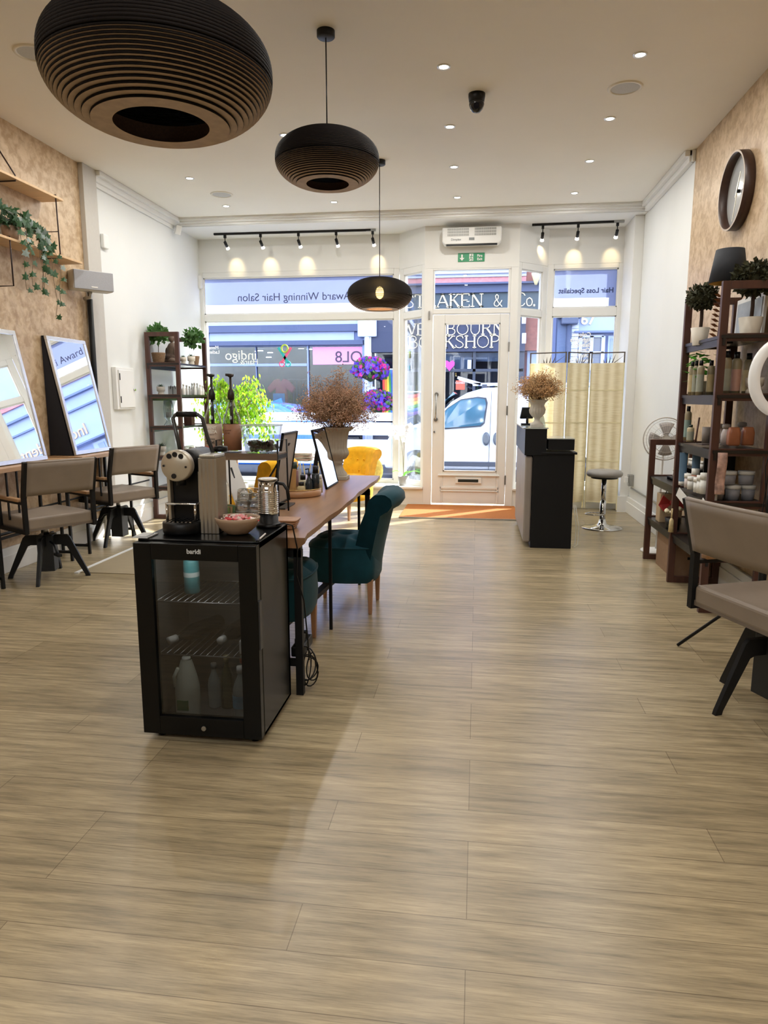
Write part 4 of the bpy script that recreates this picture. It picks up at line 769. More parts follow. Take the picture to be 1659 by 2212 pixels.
# folding screen
scm=filmmat('screen_paper','#e6dcb8',.5); 
def screenmat():
    m=scm; n=m.node_tree; tc=n.nodes.new('ShaderNodeTexCoord'); w=n.nodes.new('ShaderNodeTexWave'); w.bands_direction='X'; w.inputs['Scale'].default_value=2.8; w.inputs['Distortion'].default_value=.6; n.links.new(tc.outputs['Object'],w.inputs[0])
    w2=n.nodes.new('ShaderNodeTexNoise'); mp=n.nodes.new('ShaderNodeMapping'); mp.inputs['Scale'].default_value=(2,2,60); n.links.new(tc.outputs['Object'],mp.inputs[0]); n.links.new(mp.outputs[0],w2.inputs[0]); w2.inputs['Scale'].default_value=4
    r=n.nodes.new('ShaderNodeValToRGB'); a=n.nodes.new('ShaderNodeMath'); a.operation='MULTIPLY_ADD'; n.links.new(w.outputs['Fac'],a.inputs[0]); a.inputs[1].default_value=.35; n.links.new(w2.outputs[0],a.inputs[2]); n.links.new(a.outputs[0],r.inputs[0])
    r.color_ramp.elements[0].position=.4; r.color_ramp.elements[0].color=rgb('#d8ccac'); r.color_ramp.elements[1].position=.85; r.color_ramp.elements[1].color=rgb('#efe7cf')
    for x in n.nodes:
        if x.type in('BSDF_TRANSLUCENT','BSDF_DIFFUSE'): n.links.new(r.outputs[0],x.inputs[0])
screenmat()
t=thing('folding_screen','cream woven folding screen of three panels before the right window','screen',(0,0,0)); sfr=mat('screen_frame','#514a42',.5); cw=mat('screen_cream','#d8cfa9',.7)
pts=[(.63,9.06),(1.075,8.86),(1.375,9.08),(1.775,8.93)]
for i in range(3):
    A=Vector((*pts[i],0)); B=Vector((*pts[i+1],0)); d=B-A; L=d.length; d.normalize(); nn=Vector((-d.y,d.x,0)); fn=lambda u,v,q:A+d*u+nn*q+Vector((0,0,v)); e=.012
    p=M().prism([(e,.1),(L-e,.1),(L-e,1.835),(e,1.835)],-.002,.002,fn).build('panel',scm,t)
    fb=M()
    for a in ((e,e+.012,.02,1.835),(L-e-.012,L-e,.02,1.835)): fb.prism([(a[0],a[2]),(a[1],a[2]),(a[1],a[3]),(a[0],a[3])],-.011,.011,fn)
    for z in (.1,.62,1.1,1.5): fb.prism([(e,z),(L-e,z),(L-e,z+.012),(e,z+.012)],-.006,.006,fn)
    fb.build('frame',cw,p); tb=M()
    for a in ((e,e+.014,1.835,1.965),(L-e-.014,L-e,1.835,1.965),(e,L-e,1.951,1.965)): tb.prism([(a[0],a[2]),(a[1],a[2]),(a[1],a[3]),(a[0],a[3])],-.008,.008,fn)
    for k,(bx_,tx,tz) in enumerate(((.40,.37,1.89),(.46,.47,1.91),(.54,.58,1.935),(.62,.72,1.945),(.68,.95,1.925))):
        p0=fn(L*bx_,1.837,0); p1=fn(L*tx,tz,0); w_=d*.008; tb.add([p0-w_,p0+w_,p1+Vector((0,0,0)),p0-w_+nn*.004,p0+w_+nn*.004,p1+nn*.004],[(0,1,2),(5,4,3),(0,3,4,1),(1,4,5,2),(2,5,3,0)])
    tb.build('grass_trim',sfr,p)
# urns and dried flowers
stone=mat('urn_stone','#b3ada1',.75,var=.06,scale=25,bump=.1); dry=leafmat('dried_flower','#d0b298',.5); dryl=leafmat('dried_flower_pale','#d8b88a',.45); stemm=mat('dried_stem','#7f6448',.85)
def urn(loc,s,label,short=False,light=False):
    t=thing('urn',label,'urn',loc,0); um=mat('urn_white','#bdbab2',.7,var=.04) if light else stone
    fl=lambda r,z,a:r*(1+.045*math.cos(20*a)) if (.155<z/s<.2 or .23<z/s<.40 or .05<z/s<.11) else r
    if short: pr=[(.06,.02),(.062,.035),(.035,.05),(.026,.075),(.03,.09),(.05,.105),(.072,.135),(.078,.17),(.066,.21),(.075,.235),(.098,.26),(.102,.268),(.085,.262),(.06,.235)]
    else: pr=[(.072,.028),(.074,.045),(.05,.07),(.038,.10),(.034,.12),(.045,.128),(.045,.14),(.04,.15),(.066,.165),(.086,.195),(.09,.215),(.078,.235),(.072,.25),(.078,.33),(.09,.375),(.122,.395),(.128,.405),(.12,.41),(.085,.39),(.07,.33)]
    M().lathe([(r*s,z*s) for r,z in pr],n=80,flute=(lambda r,z,a:r*(1+.05*math.cos(16*a)) if .09<z/s<.2 else r) if short else fl,cap=False).build('bowl',um,t)
    k=.062 if short else .08; M().bx(-k*s,k*s,-k*s,k*s,0,.028*s).build('plinth',um,t,bevel=.003); return t
def bouquet(loc,h,wd,n,m,label,seed):
    rnd=random.Random(seed); t=thing('dried_flowers',label,'flowers',loc,0); st=M(); fl=M()
    for i in range(n):
        a=rnd.uniform(0,2*PI); e=rnd.random()**.7; tip=Vector((math.cos(a)*wd*math.sin(e*1.62),math.sin(a)*wd*math.sin(e*1.62),h*(.15+.85*math.cos(e*1.5))*rnd.uniform(.6,1.05)))
        p0=Vector((rnd.gauss(0,.012),rnd.gauss(0,.012),-.06)); mid=p0*.4+tip*.5+Vector((0,0,.04)); st.tube([p0,mid,tip],.0009,3,cap=False)
        for k in range(7):
            f=rnd.uniform(.35,1); b0=p0.lerp(mid,min(1,f*2)) if f<.5 else mid.lerp(tip,f*2-1); b1=b0+Vector((rnd.gauss(0,1),rnd.gauss(0,1),rnd.gauss(.6,.8))).normalized()*rnd.uniform(.03,.08)
            st.tube([b0,b1],.0008,3,cap=False)
            for j in range(5):
                c=b1+Vector((rnd.gauss(0,.014),rnd.gauss(0,.014),rnd.gauss(0,.014))); r=rnd.uniform(.003,.0058)
                fl.add([c+Vector(v)*r for v in((1,0,0),(-1,0,0),(0,1,0),(0,-1,0),(0,0,1),(0,0,-1))],[(0,2,4),(2,1,4),(1,3,4),(3,0,4),(2,0,5),(1,2,5),(3,1,5),(0,3,5)])
    st.build('stems',stemm,t,recalc=False); fl.build('blossoms',m,t,recalc=False); return t
uz=.78
urn((-1.085,5.38,uz),1.0,'tall grey fluted stone urn standing on the table end'); bouquet((-1.085,5.38,uz+.40),.41,.31,330,dry,'large bunch of brown dried gypsophila in the stone urn on the table',5)
urn((.56,6.75,1.142),.95,'small white stone urn standing on the reception desk',True,True); bouquet((.56,6.75,1.142+.25),.25,.21,190,dryl,'small bunch of sandy dried gypsophila in the urn on the reception desk',6)
# ================= things on the fridge and the table
FT=.857; TT=.782
silver=mat('brushed_silver','#b3afa6',.3,metal=.85,var=.03); crm=mat('cream_metal','#bdb5a4',.35,metal=.5,var=.02)
t=thing('coffee_machine','silver and black pod coffee machine with tall carry handle, on the fridge','coffee machine',(-1.222,2.70,FT))
M().lathe([(.001,0),(.078,0),(.082,.008),(.082,.045),(.076,.05),(.001,.05)],(0,.045,0),32).build('drip_tray',blackp,t); g=M()
for i in range(7): g.box((-.054+i*.018,.045,.052),(.008,.1,.004))
g.build('drip_grate',chrome,t)
M().bx(-.062,.062,.10,.30,0,.262).bx(-.075,.075,.08,.30,0,.03).build('body',blackp,t,bevel=.006); M().bx(-.076,-.062,.075,.30,.0,.255).bx(.062,.07,.075,.30,.0,.255).build('side_plate',crm,t,bevel=.003)
RY=Matrix(((1,0,0),(0,0,1),(0,1,0)))
M().lathe([(.058,.04),(.06,.3),(.001,.3)],(0,0,.285),40,RY).build('barrel',blackp,t); h=M().lathe([(.001,0),(.06,.0),(.065,.006),(.065,.04),(.06,.045)],(0,0,.285),40,RY).build('front_cap',crm,t)
for x,z,r in((-.025,.04,.0105),(.0,.047,.0105),(.026,.04,.0105),(-.008,-.042,.0105),(-.05,.0,.0045),(.045,-.004,.0045)): M().rod((x,-.004,.285+z),(x,.01,.285+z),r,n=16).build('button',mat('button_dark','#15171b',.3),h)
M().bx(-.068,.068,.03,.085,.118,.126).build('cup_support',chrome,t,bevel=.003); M().tube([(.062,.035,.05),(.062,.035,.12)],.006).tube([(-.062,.035,.05),(-.062,.035,.12)],.006).build('support_post',chrome,t)
M().rod((0,.05,.2),(0,.05,.235),.02).build('spout',blackp,t)
M().tube([(-.01,.08,.33),(-.035,.1,.42),(-.05,.11,.475),(-.04,.115,.49),(.0,.12,.492),(.055,.125,.49),(.072,.13,.475),(.085,.14,.40),(.11,.16,.30)],.0085).build('handle',mat('handle_grey','#4b4d4e',.3,metal=.6),t)
M().tube([(-.035,.115,.492),(.05,.123,.492)],.012).build('handle_grip',blackp,t)
b=M(); poly=[]; X0,X1,Y0,Y1=.082,.160,.03,.16; k=0
for x in [X0+.004+i*.0085 for i in range(10)]: poly.append((x,Y0+(.003 if len(poly)%2 else 0)))
for y in [Y0+.006+i*.0095 for i in range(13)]: poly.append((X1-(.004 if len(poly)%2 else 0),y))
poly+=[(X0,Y1),(X0,Y0+.01)]
b.prism(poly,.0,.315,lambda u,v,q:Vector((u,v,q))); b.build('water_tank',silver,t,bevel=0); M().bx(X0+.004,X1-.004,Y0+.004,Y1-.004,.315,.33).build('tank_lid',silver,t,bevel=.006)
M().lathe([(.001,.33),(.028,.33),(.03,.338),(.03,.352),(.001,.356)],(.12,.2,0),16).build('pod_bin',blackp,t)
t=thing('sweet_bowl','beige ceramic bowl of red wrapped sweets, on the fridge','bowl',(-.987,2.76,FT)); M().lathe([(.001,0),(.045,0),(.05,.004),(.075,.025),(.09,.055),(.094,.068),(.09,.07),(.085,.06),(.07,.03),(.045,.012),(.001,.01)],n=48).build('dish',mat('beige_ceramic','#a58c74',.5,var=.04),t)
rnd=random.Random(11); sw_=None; swm=[mat('sweet_red','#c8323a',.25,var=.2,scale=40,coat=.5),mat('sweet_pink','#e58e92',.25,var=.3,scale=60,coat=.5),mat('sweet_clear','#d9c9bf',.2,var=.2,coat=.5)]
sp_=[(rnd.uniform(0,6.28),rnd.uniform(0,.068)) for _ in range(26)]
for i,(a,r) in enumerate(sp_):
    col=('red','pink','pale')[i%3]; t=thing('wrapped_sweet','small %s foil wrapped sweet among others in the beige bowl'%col,'sweet',(-.987+r*math.cos(a),2.76+r*math.sin(a),FT+.052+(.085-r)*.2+rnd.uniform(0,.008)),rnd.uniform(0,6),'wrapped sweets in the beige bowl, %s'%col)
    M().ball((0,0,0),.013,(1.3,.8,.55),10,6).build('sweet',swm[i%3],t); b=M()
    for s in(-1,1): b.add([Vector((s*.014,0,0)),Vector((s*.028,-.009,.003)),Vector((s*.03,.0,-.002)),Vector((s*.028,.009,.003))],[(0,1,2),(0,2,3)])
    b.build('twisted_ends',swm[i%3],t,recalc=False)
t=thing('milk_frother','ribbed chrome milk frother jug with black handle and base, on the fridge','milk frother',(-.905,2.93,FT)); M().lathe([(.001,0),(.055,0),(.056,.006),(.05,.016),(.043,.018),(.043,.055)],n=36).build('base',blackp,t)
pr=[(.0425,.055)]; 
for i in range(11): z=.058+i*.009; pr+=[(.0425,z),(.0455,z+.003),(.0455,z+.006),(.0425,z+.009)]
M().lathe(pr+[(.041,.162),(.041,.205)],n=44).build('jug',chrome,t); M().lathe([(.043,.205),(.043,.211),(.038,.214),(.001,.216)],n=36).build('lid',silver,t)
M().tube([(.04,-.01,.195),(.075,-.012,.19),(.092,-.013,.165),(.098,-.014,.12)],.008).build('handle',blackp,t)
tag(M().tube([(-.87,2.9,FT+.008),(-.83,2.9,FT+.02),(-.80,2.94,.86),(-.785,2.96,.75),(-.80,2.99,.62),(-.77,3.0,.5),(-.76,3.02,.3),(-.76,3.04,.2)],.0035).build('power_cable',blackp),'black power cable hanging from the milk frother down the fridge side','cable')
tag(M().bx(-1.375,-1.31,2.6,2.7,FT,FT+.004).bx(-1.37,-1.32,2.61,2.68,FT+.004,FT+.007).build('drip_mat',mat('plastic_clear_grey','#c9cdd0',.2)),'small pale plastic card at the left front corner of the fridge top','card')
t=thing('pen','thin white and black pen on the fridge top beside the bowl','pen',(0,0,0)); p,q=aZ(560,1165,FT+.004),aZ(573,1153,FT+.004); M().rod(p,q,.0035).build('barrel',white,t); M().rod(p,p+(p-q)*.35,.004).build('cap',blackp,t)
# riser rack
t=thing('serving_rack','small wooden shelf riser on black wire legs, on the table','rack',(0,0,0)); rz0=1.085
M().bx(-1.395,-1.055,3.60,3.80,rz0,rz0+.035).build('board',mat('rack_wood','#6f5c4a',.5,var=.2,scale=6,stretch=(.5,4,4)),t)
for x in(-1.395,-1.055): M().tube([(x,3.60,TT),(x+.0,3.61,1.19),(x,3.79,1.19),(x,3.80,TT)],.005,6).box((x,3.7,rz0+.017),(.004,.17,.02)).build('wire_leg',black,t)
def bottle_lathe(b,r,h,neck,c=(0,0,0),n=28): return b.lathe([(.001,0),(r*.95,0),(r,.006),(r,h*.58),(r*.85,h*.68),(neck*1.2,h*.86),(neck,h*.9),(neck,h)],c,n)
for i,(px,lab,lc,ll,pc) in enumerate(((461,'clear syrup bottle with black pump and pale Skinny Barista label, on the rack','#c9b7a8','l','#121315'),(502,'clear syrup bottle with dark brown pump and orange brown label, on the rack','#94684d','r','#2a1d16'))):
    p=aY(px,978,3.68); t=thing('syrup_bottle',lab,'bottle',(p.x,3.69,rz0+.036),0)
    M().lathe([(.046,0),(.048,.006),(.048,.16),(.046,.185),(.03,.23),(.018,.27),(.017,.30),(.0165,.30),(.017,.27),(.029,.23),(.045,.185),(.047,.16),(.047,.01)],n=32,cap=False).build('glass_body',glass,t)
    M().lathe([(.0485,.012),(.0495,.012),(.0495,.155),(.0485,.155)],n=40,cap=False).build('label',mat('label_'+lc[1:],lc,.6,var=.05),t)
    M().lathe([(.0175,.285),(.0185,.305),(.019,.312),(.014,.335),(.007,.345),(.007,.41),(.001,.41)],n=20).rod((0,0,.12),(0,0,.29),.009).build('pump',mat('pump_'+pc[1:],pc,.4),t); M().tube([(-.018,-.02,.418),(.0,0,.418),(.012,.012,.416)],.007).lathe([(.001,.405),(.014,.408),(.014,.42),(.001,.424)],n=14).build('pump_head',mat('pump_'+pc[1:]),t)
    M().rod((0,0,.02),(0,0,.13),.004).build('dip_tube',white,t)
    ink=mat('label_ink','#1d1b1c',.6)
    if i==0:
        text('lettering','SKINNY\nBARISTA',.024,TM((0,-.0505,.125)),mat('label_white','#f1eee8',.6),t,.0006,bold=.0012,space=.85); text('lettering','zero calories',.009,TM((0,-.0503,.098)),ink,t,.0003)
        text('lettering','Cinnamon',.013,TM((0,-.0503,.075)),ink,t,.0004); text('lettering','Swirl',.023,TM((0,-.0503,.055)),ink,t,.0004,bold=.0005); M().lathe([(.0492,.013),(.0498,.013),(.0498,.035),(.0492,.035)],n=40,cap=False).build('label_band',mat('label_red','#b85a50',.6),t)
    else: text('lettering','Caramel\nSyrup',.014,TM((-.012,-.0503,.115)),mat('label_brown_ink','#6b4532',.6),t,.0004)
t=thing('pod_container','square clear glass container of dark coffee pods, on the rack','container',(-1.165,3.69,rz0+.036)); 
def rr(w,d,r,n=6):
    o=[]
    for cx,cy,a0 in((w-r,d-r,0),(-w+r,d-r,PI/2),(-w+r,-d+r,PI),(w-r,-d+r,1.5*PI)): o+=[(cx+r*math.cos(a0+PI/2*i/n),cy+r*math.sin(a0+PI/2*i/n)) for i in range(n+1)]
    return o
def loft(b,secs,close0=True,close1=True):   # list of (poly,z)
    n=len(secs[0][0]); b.add([Vector((u,v,z)) for P,z in secs for u,v in P],[(k*n+i,k*n+(i+1)%n,(k+1)*n+(i+1)%n,(k+1)*n+i) for k in range(len(secs)-1) for i in range(n)],True)
    if close0: b.f.append(tuple(len(b.v)-len(secs)*n+i for i in range(n-1,-1,-1))); b.s.append(False)
    if close1: b.f.append(tuple(len(b.v)-n+i for i in range(n))); b.s.append(False)
    return b
loft(M(),[(rr(.075,.07,.025),0),(rr(.08,.075,.028),.01),(rr(.1,.088,.03),.145),(rr(.104,.092,.03),.148),(rr(.1,.088,.03),.15),(rr(.097,.085,.03),.145),(rr(.077,.072,.026),.014)]).build('glass_body',glass,t); M().tube([Vector((u,v,.149)) for u,v in rr(.1,.089,.03)],.0035,6,closed=True).build('rim',mat('glass_rim','#dfe9e6',.1,alpha=.6),t)
for i in range(26):
    c=('green','brown')[i%2]; x=-.052+.026*(i%5)+rnd.uniform(-.006,.006); y=-.045+.045*((i//5)%3)+rnd.uniform(-.006,.006); o=M().lathe([(.001,0),(.012,0),(.016,.02),(.018,.022),(.001,.023)],n=14).build('coffee_pod',mat('pod_'+c,'#2f3b2c' if c=='green' else '#3b2a24',.3,metal=.4)); o.location=(-1.165+x,3.69+y,rz0+.050+.024*(i//15)+rnd.uniform(0,.006)); o.rotation_euler=(rnd.uniform(-1,1),rnd.uniform(-1,1),0)
    tag(o,'small %s coffee pod in the square glass container'%c,'coffee pod','%s coffee pods in the glass container'%c)
# A-frame mirrors on the table
def tmirror(ya,yb,xb,xt,zt,label,front):
    t=thing('table_mirror',label,'mirror',(0,0,0)); u=Vector((0,1,0)); v=Vector((xt-xb,0,zt-TT)); L=v.length; v.normalize(); n=u.cross(v); n=n if (n.x>0)==front else -n; o=Vector((xb,ya,TT+.002)); fn=lambda a,c,q:o+u*a+v*c+n*q; W=yb-ya
    M().prism([(.004,.004),(W-.004,.004),(W-.004,L-.004),(.004,L-.004)],-.006,.001,fn).build('glass' if front else 'panel',mirm if front else mat('mirror_grey_back','#a7a19a',.5),t); b=M()
    for p in([(0,0),(W,0),(W,.01),(0,.01)],[(0,L-.01),(W,L-.01),(W,L),(0,L)],[(0,0),(.008,0),(.008,L),(0,L)],[(W-.008,0),(W,0),(W,L),(W-.008,L)]): b.prism(p,-.012,.004,fn)
    b.build('frame',black,t); M().bar(fn(W/2,L*.85,-.01),Vector((xb-.15,(ya+yb)/2,TT+.004)),.03,.006).build('prop',black,t); return t
tmirror(3.88,4.2,-1.18,-1.105,1.215,'grey backed square table mirror leaning right behind the wire rack',False)
tmirror(4.74,5.14,-1.035,-1.135,1.195,'bright rectangular table mirror leaning beside the stone urn',True)
t=thing('menu_board','white card board leaning behind the tall syrup bottles','board',(0,0,0)); M().prism([(0,0),(.26,0),(.26,.30),(0,.30)],0,.006,lambda u,v,q:Vector((-1.40-.085*v/.3*1.3+q,3.9+u,TT+.002+v))).build('card',white,t); M().bar((-1.47,4.03,1.0),(-1.54+.13,4.03,TT+.004),.02,.004).build('prop',black,t)
t=thing('round_tray','round wood and brass tray of bottles on the table','tray',(-1.17,4.44,TT)); M().lathe([(.001,0),(.155,0),(.158,.004),(.158,.045),(.153,.045),(.15,.01),(.001,.008)],n=60).build('tray_body',mat('tray_wood','#b48a66',.35,var=.12,scale=6,coat=.3),t); M().lathe([(.1525,.045),(.159,.045),(.159,.049),(.1525,.049)],n=60).build('rim',mat('brass','#c9a66b',.25,metal=.8),t)
dk=mat('bottle_dark','#1f2b33',.25,var=.05,coat=.3); crb=mat('bottle_cream','#c9b98f',.4); clb=mat('bottle_pale','#cfc9ab',.2,alpha=.85)
def tb(name,lab,cat,px,dy,y,r,h,m,capm,kind):
    x=aY(px,1060,y).x; t=thing(name,lab,cat,(x,y,TT+.010))
    if kind=='pump': bottle_lathe(M(),r,h*.75,r*.4).build('bottle_body',m,t); M().lathe([(r*.45,h*.74),(r*.45,h*.82),(.005,h*.84),(.004,h),(.001,h)],n=16).tube([(0,0,h),(-.022,-.01,h-.004)],.004).build('pump',capm,t)
    elif kind=='spray': M().lathe([(.001,0),(r,0),(r,h*.7),(r*.6,h*.76)],n=24).build('bottle_body',m,t); M().lathe([(r*.7,h*.72),(r*.7,h),(.001,h)],n=20).build('cap',capm,t)
    elif kind=='tube': M().grid(lambda u,v:Vector((r*math.cos(2*PI*u)*(1+.25*v),r*math.sin(2*PI*u)*(1-v*.93),h*.12+h*.88*v)),24,8,closeu=True).build('tube_body',m,t); M().lathe([(.001,0),(r*.9,0),(r*.9,h*.13)],n=20).build('cap',capm,t)
    elif kind=='jar': M().lathe([(.001,0),(r,0),(r*1.02,.006),(r,h*.6),(r*.6,h*.75)],n=24).build('jar_body',m,t); M().lathe([(r*.65,h*.72),(r*.65,h),(.001,h)],n=20).build('cap',capm,t)
    return t
tb('aerosol_can','tall mauve aerosol can with dark green cap on the round tray','can',637,0,4.52,.026,.2,mat('can_mauve','#8c6b71',.4),mat('cap_green','#21392f',.4),'spray')
tb('cream_tube','tall tan squeeze tube standing on the round tray','tube',632,0,4.37,.022,.17,mat('tube_tan','#c39a64',.4),mat('cap_brown','#4c3a2a',.5),'tube')
tb('cream_tube','small white squeeze tube at the back of the round tray','tube',645,0,4.55,.018,.15,white,blackp,'tube')
tb('jar','short round cream bottle with black cap at the tray front','bottle',651,0,4.36,.027,.085,crb,blackp,'jar')
tb('jar','round pale bottle in the middle of the tray','bottle',655,0,4.47,.028,.12,clb,blackp,'jar')
tb('pump_bottle','dark blue pump bottle on the round tray','bottle',668,0,4.39,.026,.17,dk,blackp,'pump')
tb('spray_bottle','tall square shouldered black bottle, rightmost on the tray','bottle',682,0,4.42,.026,.185,dk,blackp,'spray')
tb('pump_bottle','clear narrow bottle at the back right of the tray','bottle',692,0,4.50,.016,.12,clb,white,'spray')
tag(M().bx(-1.34,-1.13,3.86,4.02,TT,TT+.008).box((-1.17,3.95,TT+.004),(.17,.22,.008)).build('slate_board',mat('slate','#34342f',.35,var=.1)),'flat dark slate board lying on the table behind the rack','board')
for k in range(4):
    o=M(); loft(o,[(rr(.07-.006*(3-k)*.8,.056-.004*(3-k),.02),0),(rr(.073-.006*(3-k)*.8,.059-.004*(3-k),.02),.010)]); o=o.build('coaster',mat('coaster_wood','#a9805f',.45,var=.12)); o.location=(-.935,3.29,TT+.001+k*.0115); tag(o,'wooden coaster in the small stack at the table end, %s'%('bottom','second from bottom','second from top','topmost')[k],'coaster','wooden coasters stacked at the table end')
# glass cups
cgl=panemat('cup_glass',(.96,.97,.97),.5)
def cup(x,y,z,tilt,label):
    t=thing('glass_cup',label,'cup',(x,y,z),rnd.uniform(0,1),'clear glass cups on the table'); t.rotation_euler=(tilt,tilt*.5,.4)
    M().lathe([(.001,0),(.028,0),(.032,.01),(.036,.04),(.038,.075),(.0365,.075),(.034,.04),(.03,.012),(.001,.006)],n=28).build('cup_body',cgl,t); M().tube([(.035,0,.06),(.058,0,.055),(.058,0,.03),(.034,0,.02)],.004,6).build('handle',cgl,t); M().tube([Vector((.037*math.cos(2*PI*k/20),.037*math.sin(2*PI*k/20),.075)) for k in range(20)],.0016,4,closed=True).build('rim',mat('glass_rim'),t)
for i,(px,y) in enumerate(((523,3.32),(548,3.34))):
    x=aY(px,1100,y).x
    for k in range(3): cup(x+.004*k,y,TT+.001+k*.052,0 if k<2 else .25,'clear glass cup in the %s stack behind the sweet bowl, %s'%(('left','right')[i],('bottom','middle','top')[k]))
t=thing('tea_caddy','small clear caddy of tea sachets beside the coffee machine','caddy',(aY(495,1100,3.3).x,3.3,TT)); M().lathe([(.04,0),(.045,.07),(.043,.07),(.038,.004)],n=24,cap=False).build('caddy_body',cgl,t)
for i in range(8):
    o=M().box((0,0,.05),(.055,.003,.07)).build('tea_sachet',mat('sachet_%d'%(i%4),('#7d9c62','#b59b78','#6c8f6a','#c9bfa8')[i%4],.6)); o.location=(aY(495,1100,3.3).x-.012+.005*(i%3),3.275+.007*i,TT+.01+.006*(i%3)); o.rotation_euler=(-.12,.1*(i%3-1),0); tag(o,'%s tea sachet standing in the clear caddy'%('green','tan','dark green','cream')[i%4],'sachet','%s tea sachets in the clear caddy'%('green','tan','dark green','cream')[i%4])
# fridge contents
def pl(name,label,cat,x,y,z): return thing(name,label,cat,(x,y,z),0)
milk=mat('milk_plastic','#d9dccb',.4,var=.03)
t=pl('milk_bottle','large plastic milk bottle with green label in the fridge bottom','bottle',-1.225,2.72,.058)
def mk(u,v):
    a=2*PI*u; z=.245*v; rx=.052*(1 if v<.45 else max(.36,1-(v-.45)**1.4*1.35)); ry=rx*.9; xo=-.008*0
    return Vector((rx*math.cos(a)*(1+.06*math.cos(2*a)),ry*math.sin(a),z))
M().grid(mk,32,24,closeu=True).lathe([(.001,.0),(.044,0)],n=32).build('bottle_body',milk,t); M().tube([(-.03,-.02,.21),(-.05,-.02,.17),(-.045,-.02,.125)],.008).build('handle',milk,t); M().lathe([(.018,.238),(.018,.255),(.001,.256)],n=20).build('cap',mat('cap_pale','#dfe2d8',.4),t)
M().bx(-.03,.02,-.048,-.043,.03,.075).build('label',mat('label_green','#3c7a48',.5),t)
def bot(name,label,x,y,z,r,h,m,capm,lying=False,ang=0,lab=None):
    t=thing(name,label,'bottle',(x,y,z),ang); 
    if lying: t.rotation_euler=(R(84),0,ang)
    bottle_lathe(M(),r,h*.93,r*.34).build('bottle_body',m,t); M().lathe([(r*.42,h*.88),(r*.42,h),(.001,h)],n=18).build('cap',capm,t)
    if lab: M().lathe([(r*1.02,h*.2),(r*1.02,h*.45)],n=28,cap=False).build('label',lab,t)
    return t
grg=mat('green_glass','#2c3b22',.1,var=.1,coat=.5); clr=mat('clear_plastic','#b9c4c2',.15,alpha=.45); dkg=mat('dark_glass_bottle','#15181a',.1,coat=.6); wc=mat('cap_white','#dcdcd6',.4)
bot('glass_bottle','clear square bottle behind the milk in the fridge bottom',-1.135,2.8,.058,.03,.2,clr,mat('cap_grey','#777b7a',.4)); bot('wine_bottle','slim green glass bottle in the middle of the fridge bottom',-1.075,2.8,.058,.03,.24,grg,mat('cap_gold','#c2b98a',.3,metal=.5))
bot('water_bottle','clear plastic water bottle with white cap and blue label, fridge bottom right',-.985,2.72,.058,.035,.225,clr,wc,lab=mat('label_blue','#5f9fc0',.4)); bot('juice_bottle','clear bottle with orange cap at the back of the fridge bottom',-1.03,2.88,.058,.03,.2,clr,mat('cap_orange','#c4552f',.4))
def lay(name,label,x,y,z,r,h,m,cm,yaw): 
    t=thing(name,label,'bottle',(x,y,z+r+.003),0); t.rotation_euler=(R(90),0,yaw); bottle_lathe(M(),r,h*.9,r*.36).build('bottle_body',m,t); M().lathe([(r*.44,h*.86),(r*.44,h),(.001,h)],n=18).build('cap',cm,t)
lay('wine_bottle','dark bottle with white cap lying on the middle fridge shelf, left',-1.16,2.955,.358,.036,.30,dkg,wc,R(-24)); lay('wine_bottle','dark bottle with white cap lying on the middle fridge shelf, right',-1.03,2.955,.358,.036,.25,dkg,wc,R(-8)); lay('wine_bottle','green bottle with gold cap lying deepest on the middle fridge shelf',-.96,2.96,.358,.03,.26,grg,mat('cap_yellow','#c7a640',.4),R(-12)) if False else None
tag(M().bx(-.965,-.905,2.66,2.78,.36,.42).build('butter_tub',wc,bevel=.006),'small white tub on the right of the middle fridge shelf','tub')
t=pl('drinks_can','teal drinks can on the top shelf of the fridge','can',-1.2,2.76,.589); M().lathe([(.001,0),(.028,0),(.033,.006),(.033,.14),(.028,.15),(.001,.15)],n=28).build('can_body',mat('can_teal','#4e8f93',.4),t); M().lathe([(.0335,.075),(.0335,.095)],n=28,cap=False).build('label_band',mat('can_band','#c7d4d2',.4),t)
# power strip and cables
t=thing('power_strip','black extension block with tangled cables hung on the table leg','power strip',(-.835,3.14,.19)); M().box((0,.06,.02),(.06,.2,.05)).build('block',blackp,t,bevel=.006)
for k in range(3): M().box((.0,.0+.05*k,.06),(.035,.035,.04)).build('plug',blackp,t,bevel=.004)
for k in range(5):
    rr_=random.Random(k); pts=[]; c=Vector((.03+.006*k,-.03+.02*k,-.05)); 
    for i in range(20): a=2*PI*i/20; pts.append(c+Vector((.035*math.cos(a)*(1+.3*math.sin(k)),.02*math.sin(a*2+k),.075*math.sin(a)*(1+.3*math.cos(k*2))-.01*k)))
    M().tube(pts,.0035,6,closed=True).build('cable_loop',blackp,t)
# ================= reception
t=thing('card_terminal','black till screen on a stand behind the reception counter','till',(.50,7.2,1.143)); M().box((0,0,.008),(.12,.12,.016)).rod((0,0,.01),(.0,.02,.09),.012).build('stand',blackp,t); M().box((0,.0,.12),(.14,.02,.12),(.4,0,.4)).build('screen',blackp,t,bevel=.004)
t=thing('brochure_stand','small clear brochure holder beside the white urn','holder',(.655-.03,6.95,1.143)); M().box((0,0,.05),(.06,.004,.1),(-.4,0,.5)).box((0,-.0,.003),(.06,.08,.006)).build('holder',mat('holder_clear','#bcd5cf',.15,alpha=.6),t)
tag(M().tube([(.95,6.75,.4),(.985,6.72,.2),(.98,6.7,.03),(.94,6.66,.005)],.003).tube([(.94,6.8,.4),(.965,6.76,.2),(.96,6.74,.03),(.93,6.7,.005)],.003).build('cable',white),'thin pale cable hanging beside the reception desk','cable')
